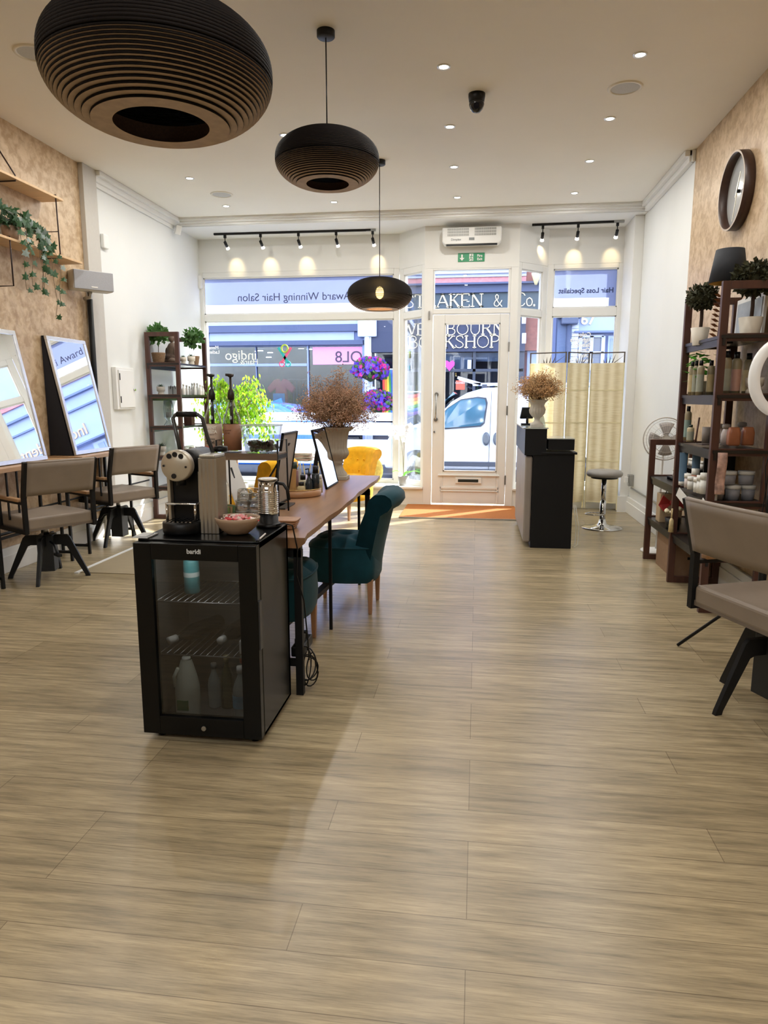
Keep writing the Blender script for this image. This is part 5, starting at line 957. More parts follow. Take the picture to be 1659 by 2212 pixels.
# orchid
t=thing('orchid','white orchid in a grey pot on the window sill beside the door','orchid',(-.97,9.27,.246)); M().lathe([(.055,0),(.075,.125),(.068,.125),(.05,.01)],n=28,cap=False).lathe([(.001,.1),(.066,.1)],n=20,cap=False).build('pot',mat('pot_grey','#9b9b98',.6,var=.04),t)
lf=M()
for a,l in((.2,.22),(2.9,.16),(-.6,.12)):
    lf.grid(lambda u,v:Vector((math.cos(a)*l*v-math.sin(a)*(u-.5)*.07*math.sin(PI*min(1,v*.96+.04)),math.sin(a)*l*v*.6+math.cos(a)*(u-.5)*.07*math.sin(PI*min(1,v*.96+.04)),.12+.07*math.sin(v*2.3)+.015*abs(u-.5))),4,10)
lf.build('leaves',leafmat('orchid_leaf','#6aa83c',.5),t); st=M(); fl=M(); wl=leafmat('orchid_white','#f4f3ef',.5)
for s,(dx,h) in enumerate(((-.14,.62),(.03,.66))):
    pts=[Vector((dx*f**2*(1 if s==0 else 3.0),-.02*f,.12+h*math.sin(f*1.75))) for f in [i/12 for i in range(13)]]; st.tube(pts,.003,5)
    for p in pts[7:]:
        for q in range(3):
            c=p+Vector((rnd.uniform(-.05,.05),rnd.uniform(-.03,.03),rnd.uniform(-.05,.04))); M3=Euler((rnd.uniform(1.1,1.9),0,rnd.uniform(-.7,.7))).to_matrix()
            for k in range(5):
                a=2*PI*k/5+.3; d=Vector((math.cos(a),math.sin(a),0)); n=Vector((-d.y,d.x,0)); fl.add([c,c+M3@(d*.022+n*.015),c+M3@(d*.04+Vector((0,0,.006))),c+M3@(d*.022-n*.015)],[(0,1,2,3)])
st.build('stem',mat('orchid_stem','#6f6a45',.6),t); fl.build('blossoms',wl,t,recalc=False)
# glass side table with magazines
t=thing('side_table','small glass topped side table near the window, behind the tray','table',(-1.88,7.35,0)); M().lathe([(.001,.735),(.24,.735),(.24,.745),(.001,.745)],n=40).build('glass_top',panemat('table_glass',(.8,.9,.86),.3),t); b=M()
for k in range(10): a=2*PI*k/10; c=2*PI*(k+.5)/10; b.tube([(.19*math.cos(a),.19*math.sin(a),0),(.15*math.cos(c),.15*math.sin(c),.4),(.2*math.cos(a),.2*math.sin(a),.73)],.006,5)
b.build('wire_base',mat('wire_gold','#c5a86a',.3,metal=.7),t)
for k in range(7):
    o=M().box((0,0,.006),(.21-.004*(k%3),.28,.012)).build('magazine',mat('mag_%d'%(k%3),('#d8cfc0','#c9a9a0','#b8b8ae')[k%3],.5)); o.location=(-1.86+.006*(k%2),7.35,.746+k*.0122); o.rotation_euler=(0,0,.12*((k*7)%5-2)*.5)
    tag(o,'magazine in the pile on the glass side table, %s of seven'%('bottom','second','third','fourth','fifth','sixth','top')[k],'magazine','magazines piled on the glass table')
# cushion seat seen against the window
t=thing('cushion','yellow patterned cushion propped by the window below the frosted band','cushion',(-1.42,9.3,.25)); M().ball((0,0,.19),.2,(.85,.3,1),20,12).build('cover',mat('cushion_yellow','#d6c46a',.9,var=.2,scale=30),t)
# rug
tag(M().bx(-3.2,-1.95,5.16,6.5,0,.006).build('floor_mat',mat('grey_mat','#8f8268',.6,var=.08,scale=4,stretch=(1,20,1))),'thin wood toned mat on the floor between the left chairs and the table','mat')
tag(M().bx(-3.235,-3.2,5.13,6.5,0,.010).build('mat_trim',mat('strip_white','#d9dad8',.3)),'long white metal edging strip beside the left floor mat','edging strip')
# ================= shelves: left unit
def topiary(loc,pot,r,hs,label,leafcol,pr,ph,seed,n=150,ls_=.04,basket=False,dark=False):
    rnd=random.Random(seed); t=thing('topiary',label,'plant',loc,0)
    if basket:
        M().lathe([(pr*.78,0)]+[(pr*(.8+.25*i/10)*(1.02 if i%2 else .97),ph*i/10) for i in range(11)]+[(pr*.95,ph*.95),(pr*.7,.01)],n=40,cap=False,flute=lambda q,z,a:q*(1+.035*math.cos(20*a))).build('basket',pot,t)
    else: M().lathe([(pr*.7,0),(pr,ph),(pr*.93,ph),(pr*.66,.01)],n=32,cap=False).build('pot',pot,t)
    M().lathe([(.001,ph*.85),(pr*.9,ph*.88)],n=20,cap=False).build('soil',mat('soil','#3b2e24',.9),t)
    M().tube([(0,0,ph*.5),(.004,0,ph+hs*.5),(0,0,ph+hs+r*.5)],.004 if not dark else .012).build('stem',mat('topiary_stem','#3d2c24',.8),t)
    b=M(); c=Vector((0,0,ph+hs+r*.85))
    for i in range(n):
        v=Vector((rnd.gauss(0,1),rnd.gauss(0,1),rnd.gauss(0,1))).normalized(); p=c+Vector((v.x,v.y,v.z*.85))*r*rnd.uniform(.55,.98); s=ls_*rnd.uniform(.7,1.2)
        d=(v+Vector((rnd.gauss(0,.5),rnd.gauss(0,.5),rnd.gauss(0,.4)))).normalized(); n_=d.cross(Vector((rnd.gauss(0,1),rnd.gauss(0,1),rnd.gauss(0,1)))).normalized(); k=d.cross(n_)*s*.12
        b.add([p,p+d*s*.5+n_*s*.42+k,p+d*s,p+d*s*.5-n_*s*.42+k,p+d*s*.55-k*.6],[(0,1,4),(1,2,4),(2,3,4),(3,0,4)])
    b.ball(c,r*.78,(1,1,.85),16,10)
    b.build('leaves',leafcol,t,recalc=False); return t
lg=leafmat('topiary_green','#4f7a3f',.3); dkl=mat('topiary_dark','#3a3c26',.8,var=.4,scale=30); wick=mat('wicker','#866a4e',.8,var=.2,scale=60); cer=mat('ceramic_cream','#c9c2b4',.5,var=.03)
def on(px,y,z): return Vector((aY(px,850,y).x,y,z))
def sh(px,py,y): return aY(px,py,y)
ZT=1.806
p=sh(343,780,7.86); topiary((p.x,7.86,ZT),wick,.115,.11,'green topiary in a wicker basket on the top left shelf',lg,.075,.125,1,170,.06,True)
p=sh(419,775,8.3); topiary((p.x,8.3,ZT),wick,.12,.12,'green topiary in a wicker basket nearest the window on the top shelf',lg,.065,.11,2,150,.06,True)
# seated figure statue
st_=mat('statue_bronze','#6a584c',.6,var=.2,scale=20); p=sh(372,780,8.0); t=thing('seated_statue','brown seated monk statue between the two topiaries on the shelf','statue',(p.x,8.02,ZT),R(-30))
M().ball((0,0,.04),.1,(1.05,.8,.42),24,14).ball((-.07,-.06,.04),.045,(1.2,.8,.7)).ball((.07,-.06,.04),.045,(1.2,.8,.7)).lathe([(.085,.05),(.08,.1),(.068,.16),(.072,.2),(.05,.235),(.022,.25),(.02,.27)],n=26,sx=1,sy=.72).ball((-.075,-.02,.14),.028,(.8,.8,2.1)).ball((.075,-.02,.14),.028,(.8,.8,2.1)).ball((0,-.055,.09),.03,(1.5,.8,.6)).build('figure',st_,t)
M().ball((0,-.006,.30),.042,(.85,.92,1.15),20,14).ball((0,-.046,.295),.008,(.8,.9,1.2)).ball((-.036,0,.295),.009,(.4,.8,1.4)).ball((.036,0,.295),.009,(.4,.8,1.4)).ball((-.014,-.038,.303),.005).ball((.014,-.038,.303),.005).ball((0,-.04,.28),.008,(1.3,.5,.4)).build('head',st_,t)
M().lathe([(.095,.05),(.1,.055),(.086,.12),(.08,.12)],n=26,sx=1,sy=.8,cap=False,flute=lambda r,z,a:r*(1+.05*math.cos(13*a))).build('robe',mat('statue_robe','#5a493f',.7,var=.2),t)
def succ(x,y,z,s,label,footed=True):
    t=thing('succulent',label,'plant',(x,y,z)); 
    if footed: M().lathe([(.03*s,0),(.032*s,.02*s),(.026*s,.028*s),(.04*s,.04*s),(.043*s,.085*s),(.038*s,.085*s),(.034*s,.045*s)],n=26,cap=False).lathe([(.001,.07*s),(.038*s,.07*s)],n=16,cap=False).build('pot',cer,t)
    else: M().lathe([(.03*s,0),(.04*s,.07*s),(.036*s,.07*s)],n=26).build('pot',cer,t)
    b=M()
    for i in range(22):
        a=i*2.4; e=.35+.9*(i/22); d=Vector((math.cos(a)*math.cos(e),math.sin(a)*math.cos(e),math.sin(e))); n=Vector((-math.sin(a),math.cos(a),0)); o=Vector((0,0,.07*s)); L=.05*s
        b.add([o,o+d*L*.5+n*L*.14,o+d*L,o+d*L*.5-n*L*.14,o+d*L*.5+Vector((0,0,-.1*L))],[(0,1,2),(0,2,3),(0,4,1),(1,4,2),(2,4,3),(3,4,0)])
    b.build('leaves',mat('succulent_leaf','#4c6350',.6,var=.2),t,recalc=False); return t
p=sh(396,780,7.95); succ(p.x,7.95,ZT,.9,'small cream pot of green succulent beside the shelf statue'); p=sh(415,785,8.12); succ(p.x,8.1,ZT,1.1,'cream pot succulent in front of the window side wicker basket')
p=sh(348,850,7.9); succ(p.x,7.9,1.445,1.15,'dark spiky succulent in a cream footed pot on the second left shelf')
p=sh(374,850,7.95); t=thing('photo_easel','small black easel holding a picture card on the second left shelf','picture stand',(p.x,7.95,1.445),R(20)); M().box((0,0,.055),(.11,.006,.1),(-.35,0,0)).build('card',mat('card_grey','#8d9090',.5),t); M().bar((-.05,.05,0),(-.02,-.02,.11),.006,.006).bar((.05,.05,0),(.02,-.02,.11),.006,.006).bar((0,-.05,.0),(0,.0,.1),.006,.006).build('easel',black,t)
whb=mat('bottle_white','#dfe0dc',.4,var=.02)
k=0
for px,y,h in ((397,7.85,.13),(404,8.1,.12),(410,8.25,.11),(416,8.35,.15),(421,8.25,.15),(427,8.4,.15),(433,8.3,.13),(438,8.4,.12)):
    p=sh(px,850,y); t=thing('product_bottle','small white product bottle in the row on the second left shelf, backlit by the window','bottle',(p.x,y,1.445),0,'white bottles on the second left shelf'); bottle_lathe(M(),.022,h*.85,.011).build('bottle_body',whb,t); M().lathe([(.013,h*.8),(.013,h),(.001,h)],n=14).build('cap',wc,t)
p=sh(364,925,7.9); t=thing('glass_lantern','tall clear glass hurricane vase on the third left shelf','vase',(p.x,7.92,1.085)); M().lathe([(.055,0),(.06,.01),(.03,.05),(.028,.07),(.055,.1),(.06,.2),(.05,.3),(.048,.3),(.057,.2),(.052,.1)],n=30,cap=False).build('vase_body',panemat('vase_glass',(.8,.84,.86),.4),t); M().lathe([(.001,.1),(.03,.1),(.03,.16),(.001,.16)],n=16).build('candle',wc,t)
p=sh(410,930,8.2); t=thing('product_box','dark brown box standing on the third left shelf','box',(p.x,8.2,1.085)); M().bx(-.05,.05,-.05,.05,0,.12).build('carton',woodd,t,bevel=.002)
for k,(px,y) in enumerate(((350,7.9),(402,8.1),(415,8.3),(428,8.35))): 
    p=sh(px,985,y)
    if k==0: succ(p.x,y,.735,1.3,'spiky green succulent in a pale pot on the fourth left shelf')
    else: t=thing('amber_jar','small jar with amber contents on the fourth left shelf, %s'%('leftmost','middle','rightmost')[k-1],'jar',(p.x,y,.735)); M().lathe([(.001,0),(.03,0),(.03,.06),(.001,.06)],n=20).build('jar_body',mat('amber','#c9a24c',.3,alpha=.8),t); M().lathe([(.03,.06),(.03,.075),(.001,.075)],n=20).build('lid',wc,t)
# radiator
t=thing('radiator','white column radiator on the left wall behind the open shelves','radiator',(0,0,0))
for k in range(9): y=8.56+k*.055; M().bx(XL+.03,XL+.11,y-.018,y+.018,.14,.80).build('column',white,t,bevel=.015,seg=2)
M().rod((XL+.07,8.54,.2),(XL+.07,9.02,.2),.012).rod((XL+.07,8.54,.74),(XL+.07,9.02,.74),.012).bx(XL,XL+.05,8.6,8.62,.3,.34).bx(XL,XL+.05,8.95,8.97,.3,.34).bx(XL+.05,XL+.09,8.6,8.63,.0,.15).bx(XL+.05,XL+.09,8.94,8.97,.0,.15).build('pipe',white,t)
# ficus
rnd=random.Random(5); t=thing('weeping_fig','leafy weeping fig tree glowing green before the left window','tree',(-3.14,8.80,0)); M().lathe([(.12,0),(.16,.3),(.15,.3),(.11,.02)],n=28,cap=False).lathe([(.001,.27),(.15,.27)],n=20,cap=False).build('pot',cer,t)
b=M()
for k in range(3): b.tube([Vector((.018*math.cos(k*2.09+f*7),.018*math.sin(k*2.09+f*7),.25+f*.85)) for f in [i/14 for i in range(15)]],.011,7)
br=[]
for k in range(62):
    a=rnd.uniform(0,2*PI); rad=rnd.uniform(.2,.52); top=rnd.uniform(1.15,1.85); P=[Vector((0,0,rnd.uniform(.9,1.15))),Vector((math.cos(a)*rad*.5,math.sin(a)*rad*.4,top)),Vector((math.cos(a)*rad*.95,math.sin(a)*rad*.7,top-.12)),Vector((math.cos(a)*rad*1.1,math.sin(a)*rad*.8,top-rnd.uniform(.3,.6)))]
    q=[]; 
    for i in range(13): f=i/12; q.append((1-f)**3*P[0]+3*f*(1-f)**2*P[1]+3*f*f*(1-f)*P[2]+f**3*P[3])
    b.tube(q,.003,5,radii=[.006*(1-.8*i/12)+.001 for i in range(13)]); br.append(q)
b.build('branches',mat('fig_bark','#9a8069',.8,var=.15),t)
L1,L2=M(),M()
for q in br:
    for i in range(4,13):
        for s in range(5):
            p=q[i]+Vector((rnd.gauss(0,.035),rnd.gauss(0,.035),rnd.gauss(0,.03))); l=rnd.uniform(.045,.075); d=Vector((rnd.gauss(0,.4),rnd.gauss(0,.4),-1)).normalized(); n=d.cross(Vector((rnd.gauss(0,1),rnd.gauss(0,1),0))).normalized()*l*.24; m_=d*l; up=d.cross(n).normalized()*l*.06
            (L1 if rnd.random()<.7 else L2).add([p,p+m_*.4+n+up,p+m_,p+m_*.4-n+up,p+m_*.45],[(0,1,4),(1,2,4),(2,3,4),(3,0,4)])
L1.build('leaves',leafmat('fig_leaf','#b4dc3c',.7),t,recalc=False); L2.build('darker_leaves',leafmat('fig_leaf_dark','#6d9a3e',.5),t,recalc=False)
# ================= shelves: right unit
def on_(px,y,z): 
    d=aY(px,1106-FPX*0,y); return aY(px, 858+(CH-z)/y*FPX, y)
topiary(on_(1510,5.2,ZT),cer,.092,.13,'small dark dried topiary in a cream pot on the top right shelf',dkl,.062,.12,3,420,.034,dark=True)
topiary(on_(1618,4.83,ZT),cer,.118,.14,'large dark dried topiary in a cream pot under the lamp shade',dkl,.072,.15,4,520,.042,dark=True)
lp=on_(1562,5.02,ZT); t=thing('table_lamp','table lamp with dark navy tapered shade and gold lining, on the top right shelf','lamp',lp)
M().lathe([(.001,0),(.06,0),(.06,.012),(.012,.02),(.01,.42)],n=24).build('lamp_stand',black,t); M().lathe([(.118,.39),(.085,.60)],n=40,cap=False).build('lamp_shade',mat('shade_navy','#20242b',.8,var=.08),t,solid=.003); M().lathe([(.115,.391),(.083,.599)],n=40,cap=False).build('shade_lining',mat('shade_gold','#c9a45c',.35,metal=.7),t); M().ball((0,0,.48),.025).build('bulb',mat('bulb_off','#e9e2d0',.3,emit=.6),t)  # unlit bulb with a faint glow put into its material
t=thing('leaf_ornament','copper coloured metal leaf spray standing beside the small topiary','ornament',on_(1548,5.05,ZT)); b=M(); M().tube([(0,0,0),(.005,0,.15),(.02,0,.32)],.003).lathe([(.001,0),(.03,0),(.03,.006)],n=16).build('stem',mat('copper','#8a5a3c',.35,metal=.7),t)
for i in range(9):
    z=.05+i*.032
    for s in(-1,1):
        L=.055; c=Vector((.002*i,0,z)); tip=c+Vector((s*L,0,.02)); n=Vector((0,.3,1)).normalized()*.012; m_=(c+tip)/2; b.add([c,m_-n,tip,m_+n],[(0,1,2,3)])
b.build('leaves',mat('copper'),t,solid=.0015,recalc=False)
t=thing('framed_print','pale abstract framed print leaning behind the large topiary','picture',(0,0,0)); M().prism([(4.95,1.81),(5.45,1.81),(5.45,2.10),(4.95,2.10)],0,.018,lambda u,v,q:Vector((1.845-(v-1.81)*-.03+q-.02,u,v))).build('frame',white,t); M().prism([(4.98,1.84),(5.42,1.84),(5.42,2.07),(4.98,2.07)],0,.003,lambda u,v,q:Vector((1.845+(v-1.81)*.03+q-.024,u,v))).build('print',mat('print_grey','#b7bfc6',.5,var=.35,scale=3),t)
tanb=mat('can_tan','#8d8368',.4,var=.04); def_=0
def can(px,y,z,r,h,m,label,capm=blackp,grp=None):
    t=thing('hairspray_can',label,'can',on_(px,y,z),0,grp); M().lathe([(.001,0),(r,0),(r,h*.78),(r*.8,h*.83),(r*.45,h*.86)],n=26).build('can_body',m,t); M().lathe([(r*.55,h*.84),(r*.55,h),(.001,h)],n=20).build('cap',capm,t)
    M().lathe([(r*1.012,h*.1),(r*1.012,h*.6)],n=26,cap=False).build('label',mat('lab_%02x'%(int(px)%5),('#96998a','#b48d80','#b7a67d','#7f9690','#a59a80')[int(px)%5],.5),t); return t
z=1.434
for px,y,r,h,lb in ((1492,5.25,.021,.235,'slim grey hairspray can, leftmost behind the post on the second right shelf'),(1500,5.22,.021,.24,'slim pink labelled hairspray can on the second right shelf'),(1510,5.1,.024,.235,'tan hairspray can before the trailing plant on the second right shelf'),(1532,5.1,.024,.235,'teal labelled hairspray can close to the front post on the second right shelf'),(1565,4.82,.03,.28,'large tan hairspray can with tall black cap, just right of the post'),(1586,4.84,.031,.275,'large olive hairspray can in the middle of the second right shelf'),(1612,5.0,.031,.275,'large dark hairspray can behind the mortar shaped planter')): can(px,y,z,r,h,tanb,lb)
t=thing('pothos_plant','bright green trailing plant behind the cans on the right shelf','plant',on_(1520,5.32,z)); M().lathe([(.05,0),(.06,.1),(.055,.1)],n=20).build('pot',cer,t); b=M()
for i in range(60):
    a=rnd.uniform(0,6.28); r_=rnd.uniform(.0,.12); p=Vector((math.cos(a)*r_,math.sin(a)*r_*1.4,rnd.uniform(.1,.3))); d=Vector((math.cos(a),math.sin(a),rnd.uniform(-.6,.4))).normalized()*.07; n=Vector((-math.sin(a),math.cos(a),0))*.025; b.add([p,p+d*.35+n,p+d,p+d*.35-n],[(0,1,2),(0,2,3)])
b.build('leaves',leafmat('pothos_leaf','#4f9a2f',.5),t,recalc=False)
t=thing('mortar_planter','cream mortar shaped planter with a small succulent on the second right shelf','planter',on_(1628,4.8,z)); M().lathe([(.04,0),(.05,.01),(.05,.03),(.036,.045),(.052,.062),(.056,.11),(.05,.11),(.046,.065)],n=30,cap=False).lathe([(.001,.1),(.05,.1)],n=16,cap=False).build('planter',cer,t); b=M()
for i in range(14): a=i*2.4; d=Vector((math.cos(a)*.6,math.sin(a)*.6,.8))*.045; n=Vector((-math.sin(a),math.cos(a),0))*.01; o=Vector((0,0,.1)); b.add([o,o+d*.5+n,o+d,o+d*.5-n],[(0,1,2,3)])
b.build('leaves',mat('succulent_leaf'),t,recalc=False)
z=1.084
can(1483,5.4,z,.024,.25,tanb,'tall tan hairspray can at the left post on the third right shelf'); can(1490,5.25,z,.024,.12,mat('can_orange_lab','#b0a382',.4),'short tan can with orange label on the third right shelf',mat('cap_dkgreen','#18291d',.4))
t=thing('ceramic_cup','grey ceramic beaker on the third right shelf','cup',on_(1525,5.1,z)); M().lathe([(.028,0),(.031,.11),(.028,.11),(.026,.01)],n=24).build('beaker',mat('cup_grey','#877f7a',.6),t)
tag(M().rod(on_(1502,5.15,z+.002),on_(1502,5.15,z+.002)+Vector((.03,.05,.17)),.006).build('brush_handle',woodd),'dark wooden stick leaning behind the short tan can','stick'); 
tag(M().box(on_(1524,4.9,z+.004),(.08,.12,.006)).build('small_dish',mat('dish_dark','#3c3436',.3)),'small dark dish at the front edge of the third right shelf','dish')
jar_o=mat('jar_orange','#a86a48',.35,var=.06); jar_w=mat('jar_white','#cfc6c4',.4); jar_g=mat('jar_grey','#8e8680',.45)
for px,y,m,cm,h,r,lb in ((1553,5.05,jar_w,jar_g,.135,.026,'white tapered bottle with grey cap, left in the group on the third right shelf'),(1566,4.88,jar_w,jar_g,.14,.03,'lilac white tapered bottle with cap, second in the group on the third right shelf'),(1600,5.1,jar_g,jar_g,.145,.035,'grey bottle standing behind between the two orange jars')):
    t=thing('tapered_bottle',lb,'bottle',on_(px,y,z)); M().lathe([(.001,0),(r,0),(r,h*.5),(r*.75,h*.68),(r*.45,h*.8)],n=26).build('bottle_body',m,t); M().lathe([(r*.5,h*.74),(r*.85,h*.82),(r*.8,h*.96),(r*.3,h),(.001,h)],n=20).build('cap',cm,t)
for px,y,lb in((1583,4.82,'orange rounded jar, left of the two on the third right shelf'),(1613,4.85,'orange rounded jar, right of the two on the third right shelf')):
    t=thing('orange_jar',lb,'jar',on_(px,y,z)); loft(M(),[(rr(.034,.026,.015),0),(rr(.038,.03,.016),.01),(rr(.038,.03,.016),.085),(rr(.03,.024,.014),.115),(rr(.026,.02,.012),.12)]).build('jar_body',jar_o,t)
z=.744
for px,y,lb in((1473,5.35,'blue squeeze tube standing at the left post, fourth right shelf'),(1500,5.25,'blue squeeze tube standing behind the white pots, fourth right shelf')):
    t=thing('hair_tube',lb,'tube',on_(px,y,z)); r=.026; h=.24; M().grid(lambda u,v:Vector((r*math.cos(2*PI*u)*(1+.15*v),r*math.sin(2*PI*u)*(1-v*.93),h*.12+h*.88*v)),24,8,closeu=True).build('tube_body',mat('tube_blue','#5e7c96',.35,var=.2,scale=5),t); M().lathe([(.001,0),(r*.95,0),(r*.95,h*.13)],n=20).build('cap',wc,t)
tag(M().box(on_(1505,5.44,z)+Vector((.15,0,.13)),(.22,.02,.24)).build('display_board',mat('board_dark','#1c2126',.5)),'dark display board at the back of the fourth right shelf','board')
for i,(px,y,h,m) in enumerate(((1485,5.2,.10,jar_w),(1492,5.1,.09,whb),(1500,5.15,.14,mat('pot_orange_cap','#c88a70',.4)),(1505,4.95,.10,whb),(1512,4.9,.12,whb),(1519,4.86,.14,whb))):
    t=thing('product_pot','white product pot in the front row of the fourth right shelf, %s'%('leftmost','second','third with orange band','fourth','fifth','rightmost')[i],'pot',on_(px,y,z),0,'white pots on the fourth right shelf'); M().lathe([(.001,0),(.024,0),(.024,h*.7)],n=22).build('pot_body',m,t); M().lathe([(.027,h*.7),(.027,h),(.001,h)],n=22).build('lid',wc,t)
# clear box of tubs at the near end
for i,(x,y,dz,r,h,lab) in enumerate(((1.60,4.86,0,.045,.10,'frosted tub, lower left'),(1.70,4.86,0,.045,.10,'frosted tub, lower middle'),(1.80,4.87,0,.042,.10,'frosted tub, lower right'),(1.66,4.86,.104,.052,.09,'frosted tub with wide lid, upper left'),(1.78,4.87,.104,.048,.09,'frosted tub with wide lid, upper right'))):
    t=thing('storage_tub','%s of the stack on the right shelf'%lab,'tub',(x,y,.745+dz)); M().lathe([(.001,0),(r*.9,0),(r,h*.75)],n=28).build('tub_body',mat('frosted_grey','#9a9ca4',.4),t); M().lathe([(r*1.07,h*.72),(r*1.07,h*.98),(.001,h)],n=28).build('lid',whb,t)
t=thing('white_bottle','small white bottle in front of the frosted tubs','bottle',(1.545,4.76,.745)); bottle_lathe(M(),.026,.16,.013).build('bottle_body',whb,t); M().lathe([(.015,.15),(.015,.18),(.001,.18)],n=16).build('cap',wc,t)
tag(M().grid(lambda u,v:Vector((1.53+.06*u,4.69+.01*math.sin(v*6),.80+.27*v)),4,10).build('hanging_leaflet',mat('leaflet_red','#b99a90',.5,var=.5,scale=25),solid=.002),'red and white printed leaflet hanging from the right shelf frame','leaflet')
for i,(px,py,rz) in enumerate(((1470,1070,.3),(1520,1088,.1))): 
    p=aX(px,py,1.47); o=M().box((0,0,0),(.004,.11,.07),(.5,0,rz)).build('shelf_card',white); o.location=(1.476,p.y,.715); tag(o,'white price card hanging off the fourth right shelf edge, %s of two'%('left','right')[i],'card')
# lower bay: pots on a step stand, gift bag, flowers, boxes
t=thing('step_stand','black stepped display stand with rows of pots, on the low right shelf','stand',(1.69,5.86,.744)); 
for k in range(2): M().box((-.05+.12*k,0,.02+.09*k),(.1,.42,.01)).box((-.05+.12*k,-.2,.01+.045*k),(.1,.01,.02+.09*k)).box((-.05+.12*k,.2,.01+.045*k),(.1,.01,.02+.09*k)).build('step',blackp,t)
proto=None
for k in range(2):
    for j in range(7):
        loc=(1.64+.12*k,5.70+.053*j,.744+.026+.09*k)
        if proto is None:
            proto=thing('small_pot','tiny white pot in the rows on the black step stand','pot',loc,0,'tiny white pots on the step stand'); M().lathe([(.001,0),(.02,0),(.02,.045),(.001,.045)],n=18).build('pot_body',whb,proto); M().lathe([(.021,.045),(.021,.062),(.001,.062)],n=18).build('lid',wc,proto)
        else: dup(proto,loc)
t=thing('gift_bag','tan gift bag with black handle and red bow on the lowest right shelf','bag',(1.62,6.05,.384)); M().bx(-.09,.09,-.06,.06,0,.24).build('bag_body',mat('bag_tan','#b09a7c',.7,var=.06),t,bevel=.004); M().tube([(-.05,-.06,.24),(-.04,-.065,.31),(.04,-.065,.31),(.05,-.06,.24)],.004).build('handle',blackp,t)
bw=M()
for s in(-1,1): bw.add([Vector((0,-.075,.17)),Vector((s*.08,-.1,.235)),Vector((s*.11,-.085,.15)),Vector((s*.07,-.1,.10))],[(0,1,2),(0,2,3)])
bw.ball((0,-.08,.17),.02); bw.build('bow',mat('ribbon_red','#a83331',.5),t,solid=.006,recalc=False)
t=thing('cream_flowers','cream artificial roses in a dark pot on the lowest right shelf','flowers',(1.56,5.70,.384)); M().lathe([(.05,0),(.06,.09),(.055,.09)],n=20).build('pot',blackp,t); b=M()
for i in range(9):
    a=i*2.4; c=Vector((.055*math.cos(a)*(i>0),.055*math.sin(a)*(i>0),.12+.02*(i%3)))
    for k in range(9): q=k*2.4; b.ball(c+Vector((.014*math.cos(q)*k/8,.014*math.sin(q)*k/8,.01-.01*k/8)),.012,(1,1,.8),8,5)
b.build('blossoms',mat('rose_cream','#d9cfb2',.7),t)
t=thing('tassel_ornament','cream tasselled ornament hanging off the low right shelf','ornament',(1.475,5.42,.47)); M().tube([(0,0,.12),(.0,.0,.04)],.006).lathe([(.004,.05),(.016,.03),(.02,-.06)],n=16).build('tassel',mat('tassel_cream','#cbb98d',.9,var=.2,scale=60),t)
t=thing('cardboard_box','large brown cardboard box on the floor inside the low shelving bay','box',(1.70,5.86,0)); M().bx(-.14,.14,-.27,.27,0,.30).build('carton',mat('cardboard','#8b6f57',.85,var=.06),t); M().box((0,-.272,.17),(.08,.004,.02)).build('hand_hole',blackp,t)
# fan
p=aY(1458,948,6.55); t=thing('desk_fan','white wire cage fan standing behind the low shelving','fan',(1.68,6.55,0)); c=Vector((0,0,1.05)); b=M(); MY=Matrix(((1,0,0),(0,0,1),(0,1,0)))
for rr0,yy in((.19,0),(.17,-.03),(.12,-.055),(.06,-.065)): b.tube([c+Vector((rr0*math.cos(2*PI*k/36),yy,rr0*math.sin(2*PI*k/36))) for k in range(36)],.0025 if rr0<.19 else .006,5,closed=True)
for k in range(36):
    a=2*PI*k/36; d=Vector((math.cos(a),0,math.sin(a))); b.tube([c+d*.03+Vector((0,-.068,0)),c+d*.12+Vector((0,-.055,0)),c+d*.19],.0012,4)
b.build('cage',mat('fan_white','#c9c6c2',.4),t); b=M()
for k in range(4): b.grid(lambda u,v:c+Vector((math.cos(k*PI/2+(u-.5)*.9)*(.03+.12*v),-.02+.02*(u-.5),math.sin(k*PI/2+(u-.5)*.9)*(.03+.12*v))),5,4)
b.build('blades',mat('fan_blade','#b9b7b8',.3),t,solid=.002); M().rod(c+Vector((0,-.03,0)),c+Vector((0,.1,0)),.04).build('motor',white,t); M().rod((0,.06,.02),(0,.06,1.03),.013).lathe([(.001,0),(.14,0),(.14,.015),(.02,.03)],(0,.06,0),28).build('stand',white,t)
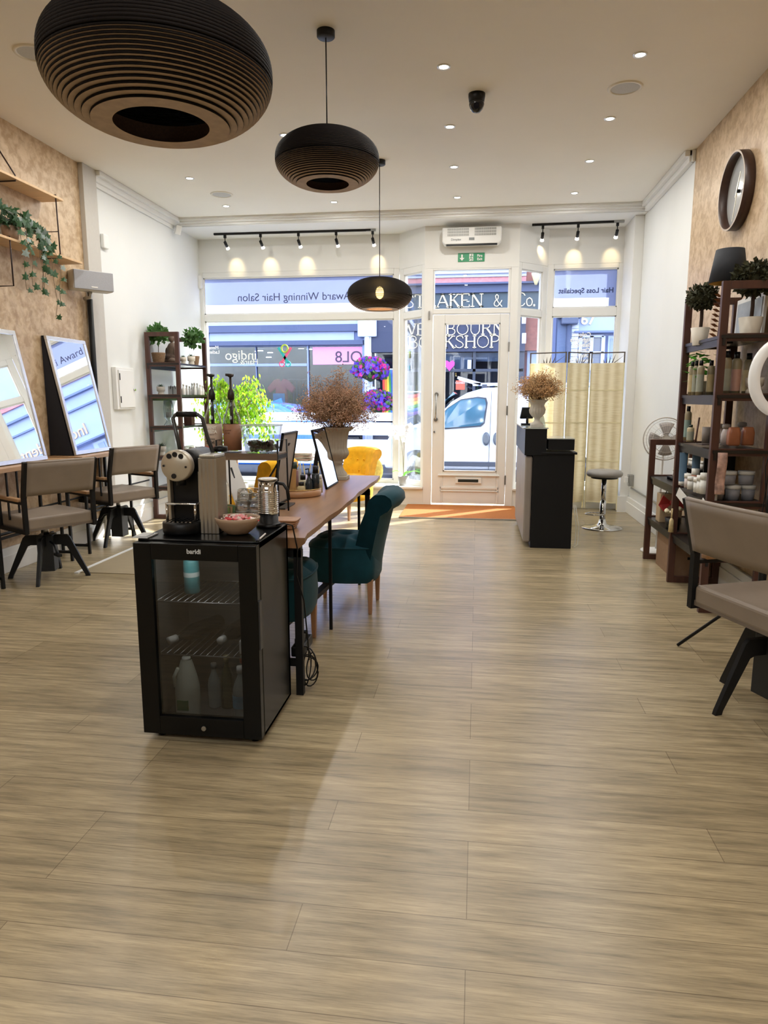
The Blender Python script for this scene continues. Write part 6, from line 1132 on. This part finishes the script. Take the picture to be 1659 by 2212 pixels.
# ring light
rc=aY(1690,815,3.8); t=thing('ring_light','large white ring light on a black tripod stand at the right edge','ring light',(rc.x,3.8,0)); zc=rc.z; c=Vector((0,0,zc)); tl=Vector((.35,-.94,0)).normalized(); sd=Vector((.94,.35,0))
M().tube([c+(sd*math.cos(2*PI*k/48)*.165+Vector((0,0,math.sin(2*PI*k/48)*.175))) for k in range(48)],.027,12,closed=True).build('ring',mat('ring_diffuser','#e4e4e2',.35,var=.01,emit=.15),t)
M().tube([c+tl*-.02+(sd*math.cos(2*PI*k/48)*.155+Vector((0,0,math.sin(2*PI*k/48)*.168))) for k in range(48)],.022,8,closed=True).build('ring_back',blackp,t)
M().rod((0,.02,.35),(0,.02,zc-.2),.014).box((0,.02,zc-.22),(.05,.05,.06)).rod((0,.02,.3),(0,.02,.75),.02).build('pole',black,t)
for k,a in enumerate((R(150),R(265),R(20))): M().tube([(0,.02,.42),(math.cos(a)*(.40 if k==0 else .3),math.sin(a)*(.40 if k==0 else .3)+.02,.0+.008)],.009).build('leg',black,t)
for k in range(2): M().tube([(.01*k,0,zc-.2),(-.03-.02*k,-.02,zc-.45),(-.05+.02*k,-.03,zc-.7),(-.02,-.02,zc-.95),(.0,.0,zc-.8)],.003,6).build('cable',blackp,t)
# clock
t=thing('wall_clock','round brown rimmed mirror faced wall clock high on the right wall','clock',(XR,5.755,2.925)); MX_=Matrix(((0,0,-1),(1,0,0),(0,1,0)))
rimm=mat('clock_rim','#3a251d',.4,var=.15); M().lathe([(.27,0),(.275,.005),(.275,.075),(.262,.075),(.262,.012)],(0,0,0),64,MX_,cap=False).build('rim',rimm,t); M().lathe([(.001,.012),(.262,.012)],(0,0,0),48,MX_,cap=False).build('face',mat('clock_mirror','#c9cbcb',.12,metal=.35,var=.01),t); M().lathe([(.262,.0755),(.275,.0755)],(0,0,0),64,MX_,cap=False).build('rim_edge',mat('rim_edge','#b7a796',.4),t)
hm=mat('clock_hands','#ded9c8',.3)
M().bar((-.03,-.02,.06),(-.03,.06,-.20),.012,.004,up=(1,0,0)).bar((-.034,.02,-.04),(-.034,-.06,.12),.014,.004,up=(1,0,0)).build('hand',hm,t); M().rod((-.035,0,0),(-.01,0,0),.014).bar((-.02,.03,-.22),(-.02,-.03,-.22),.006,.014,up=(1,0,0)).build('hub',blackp,t)
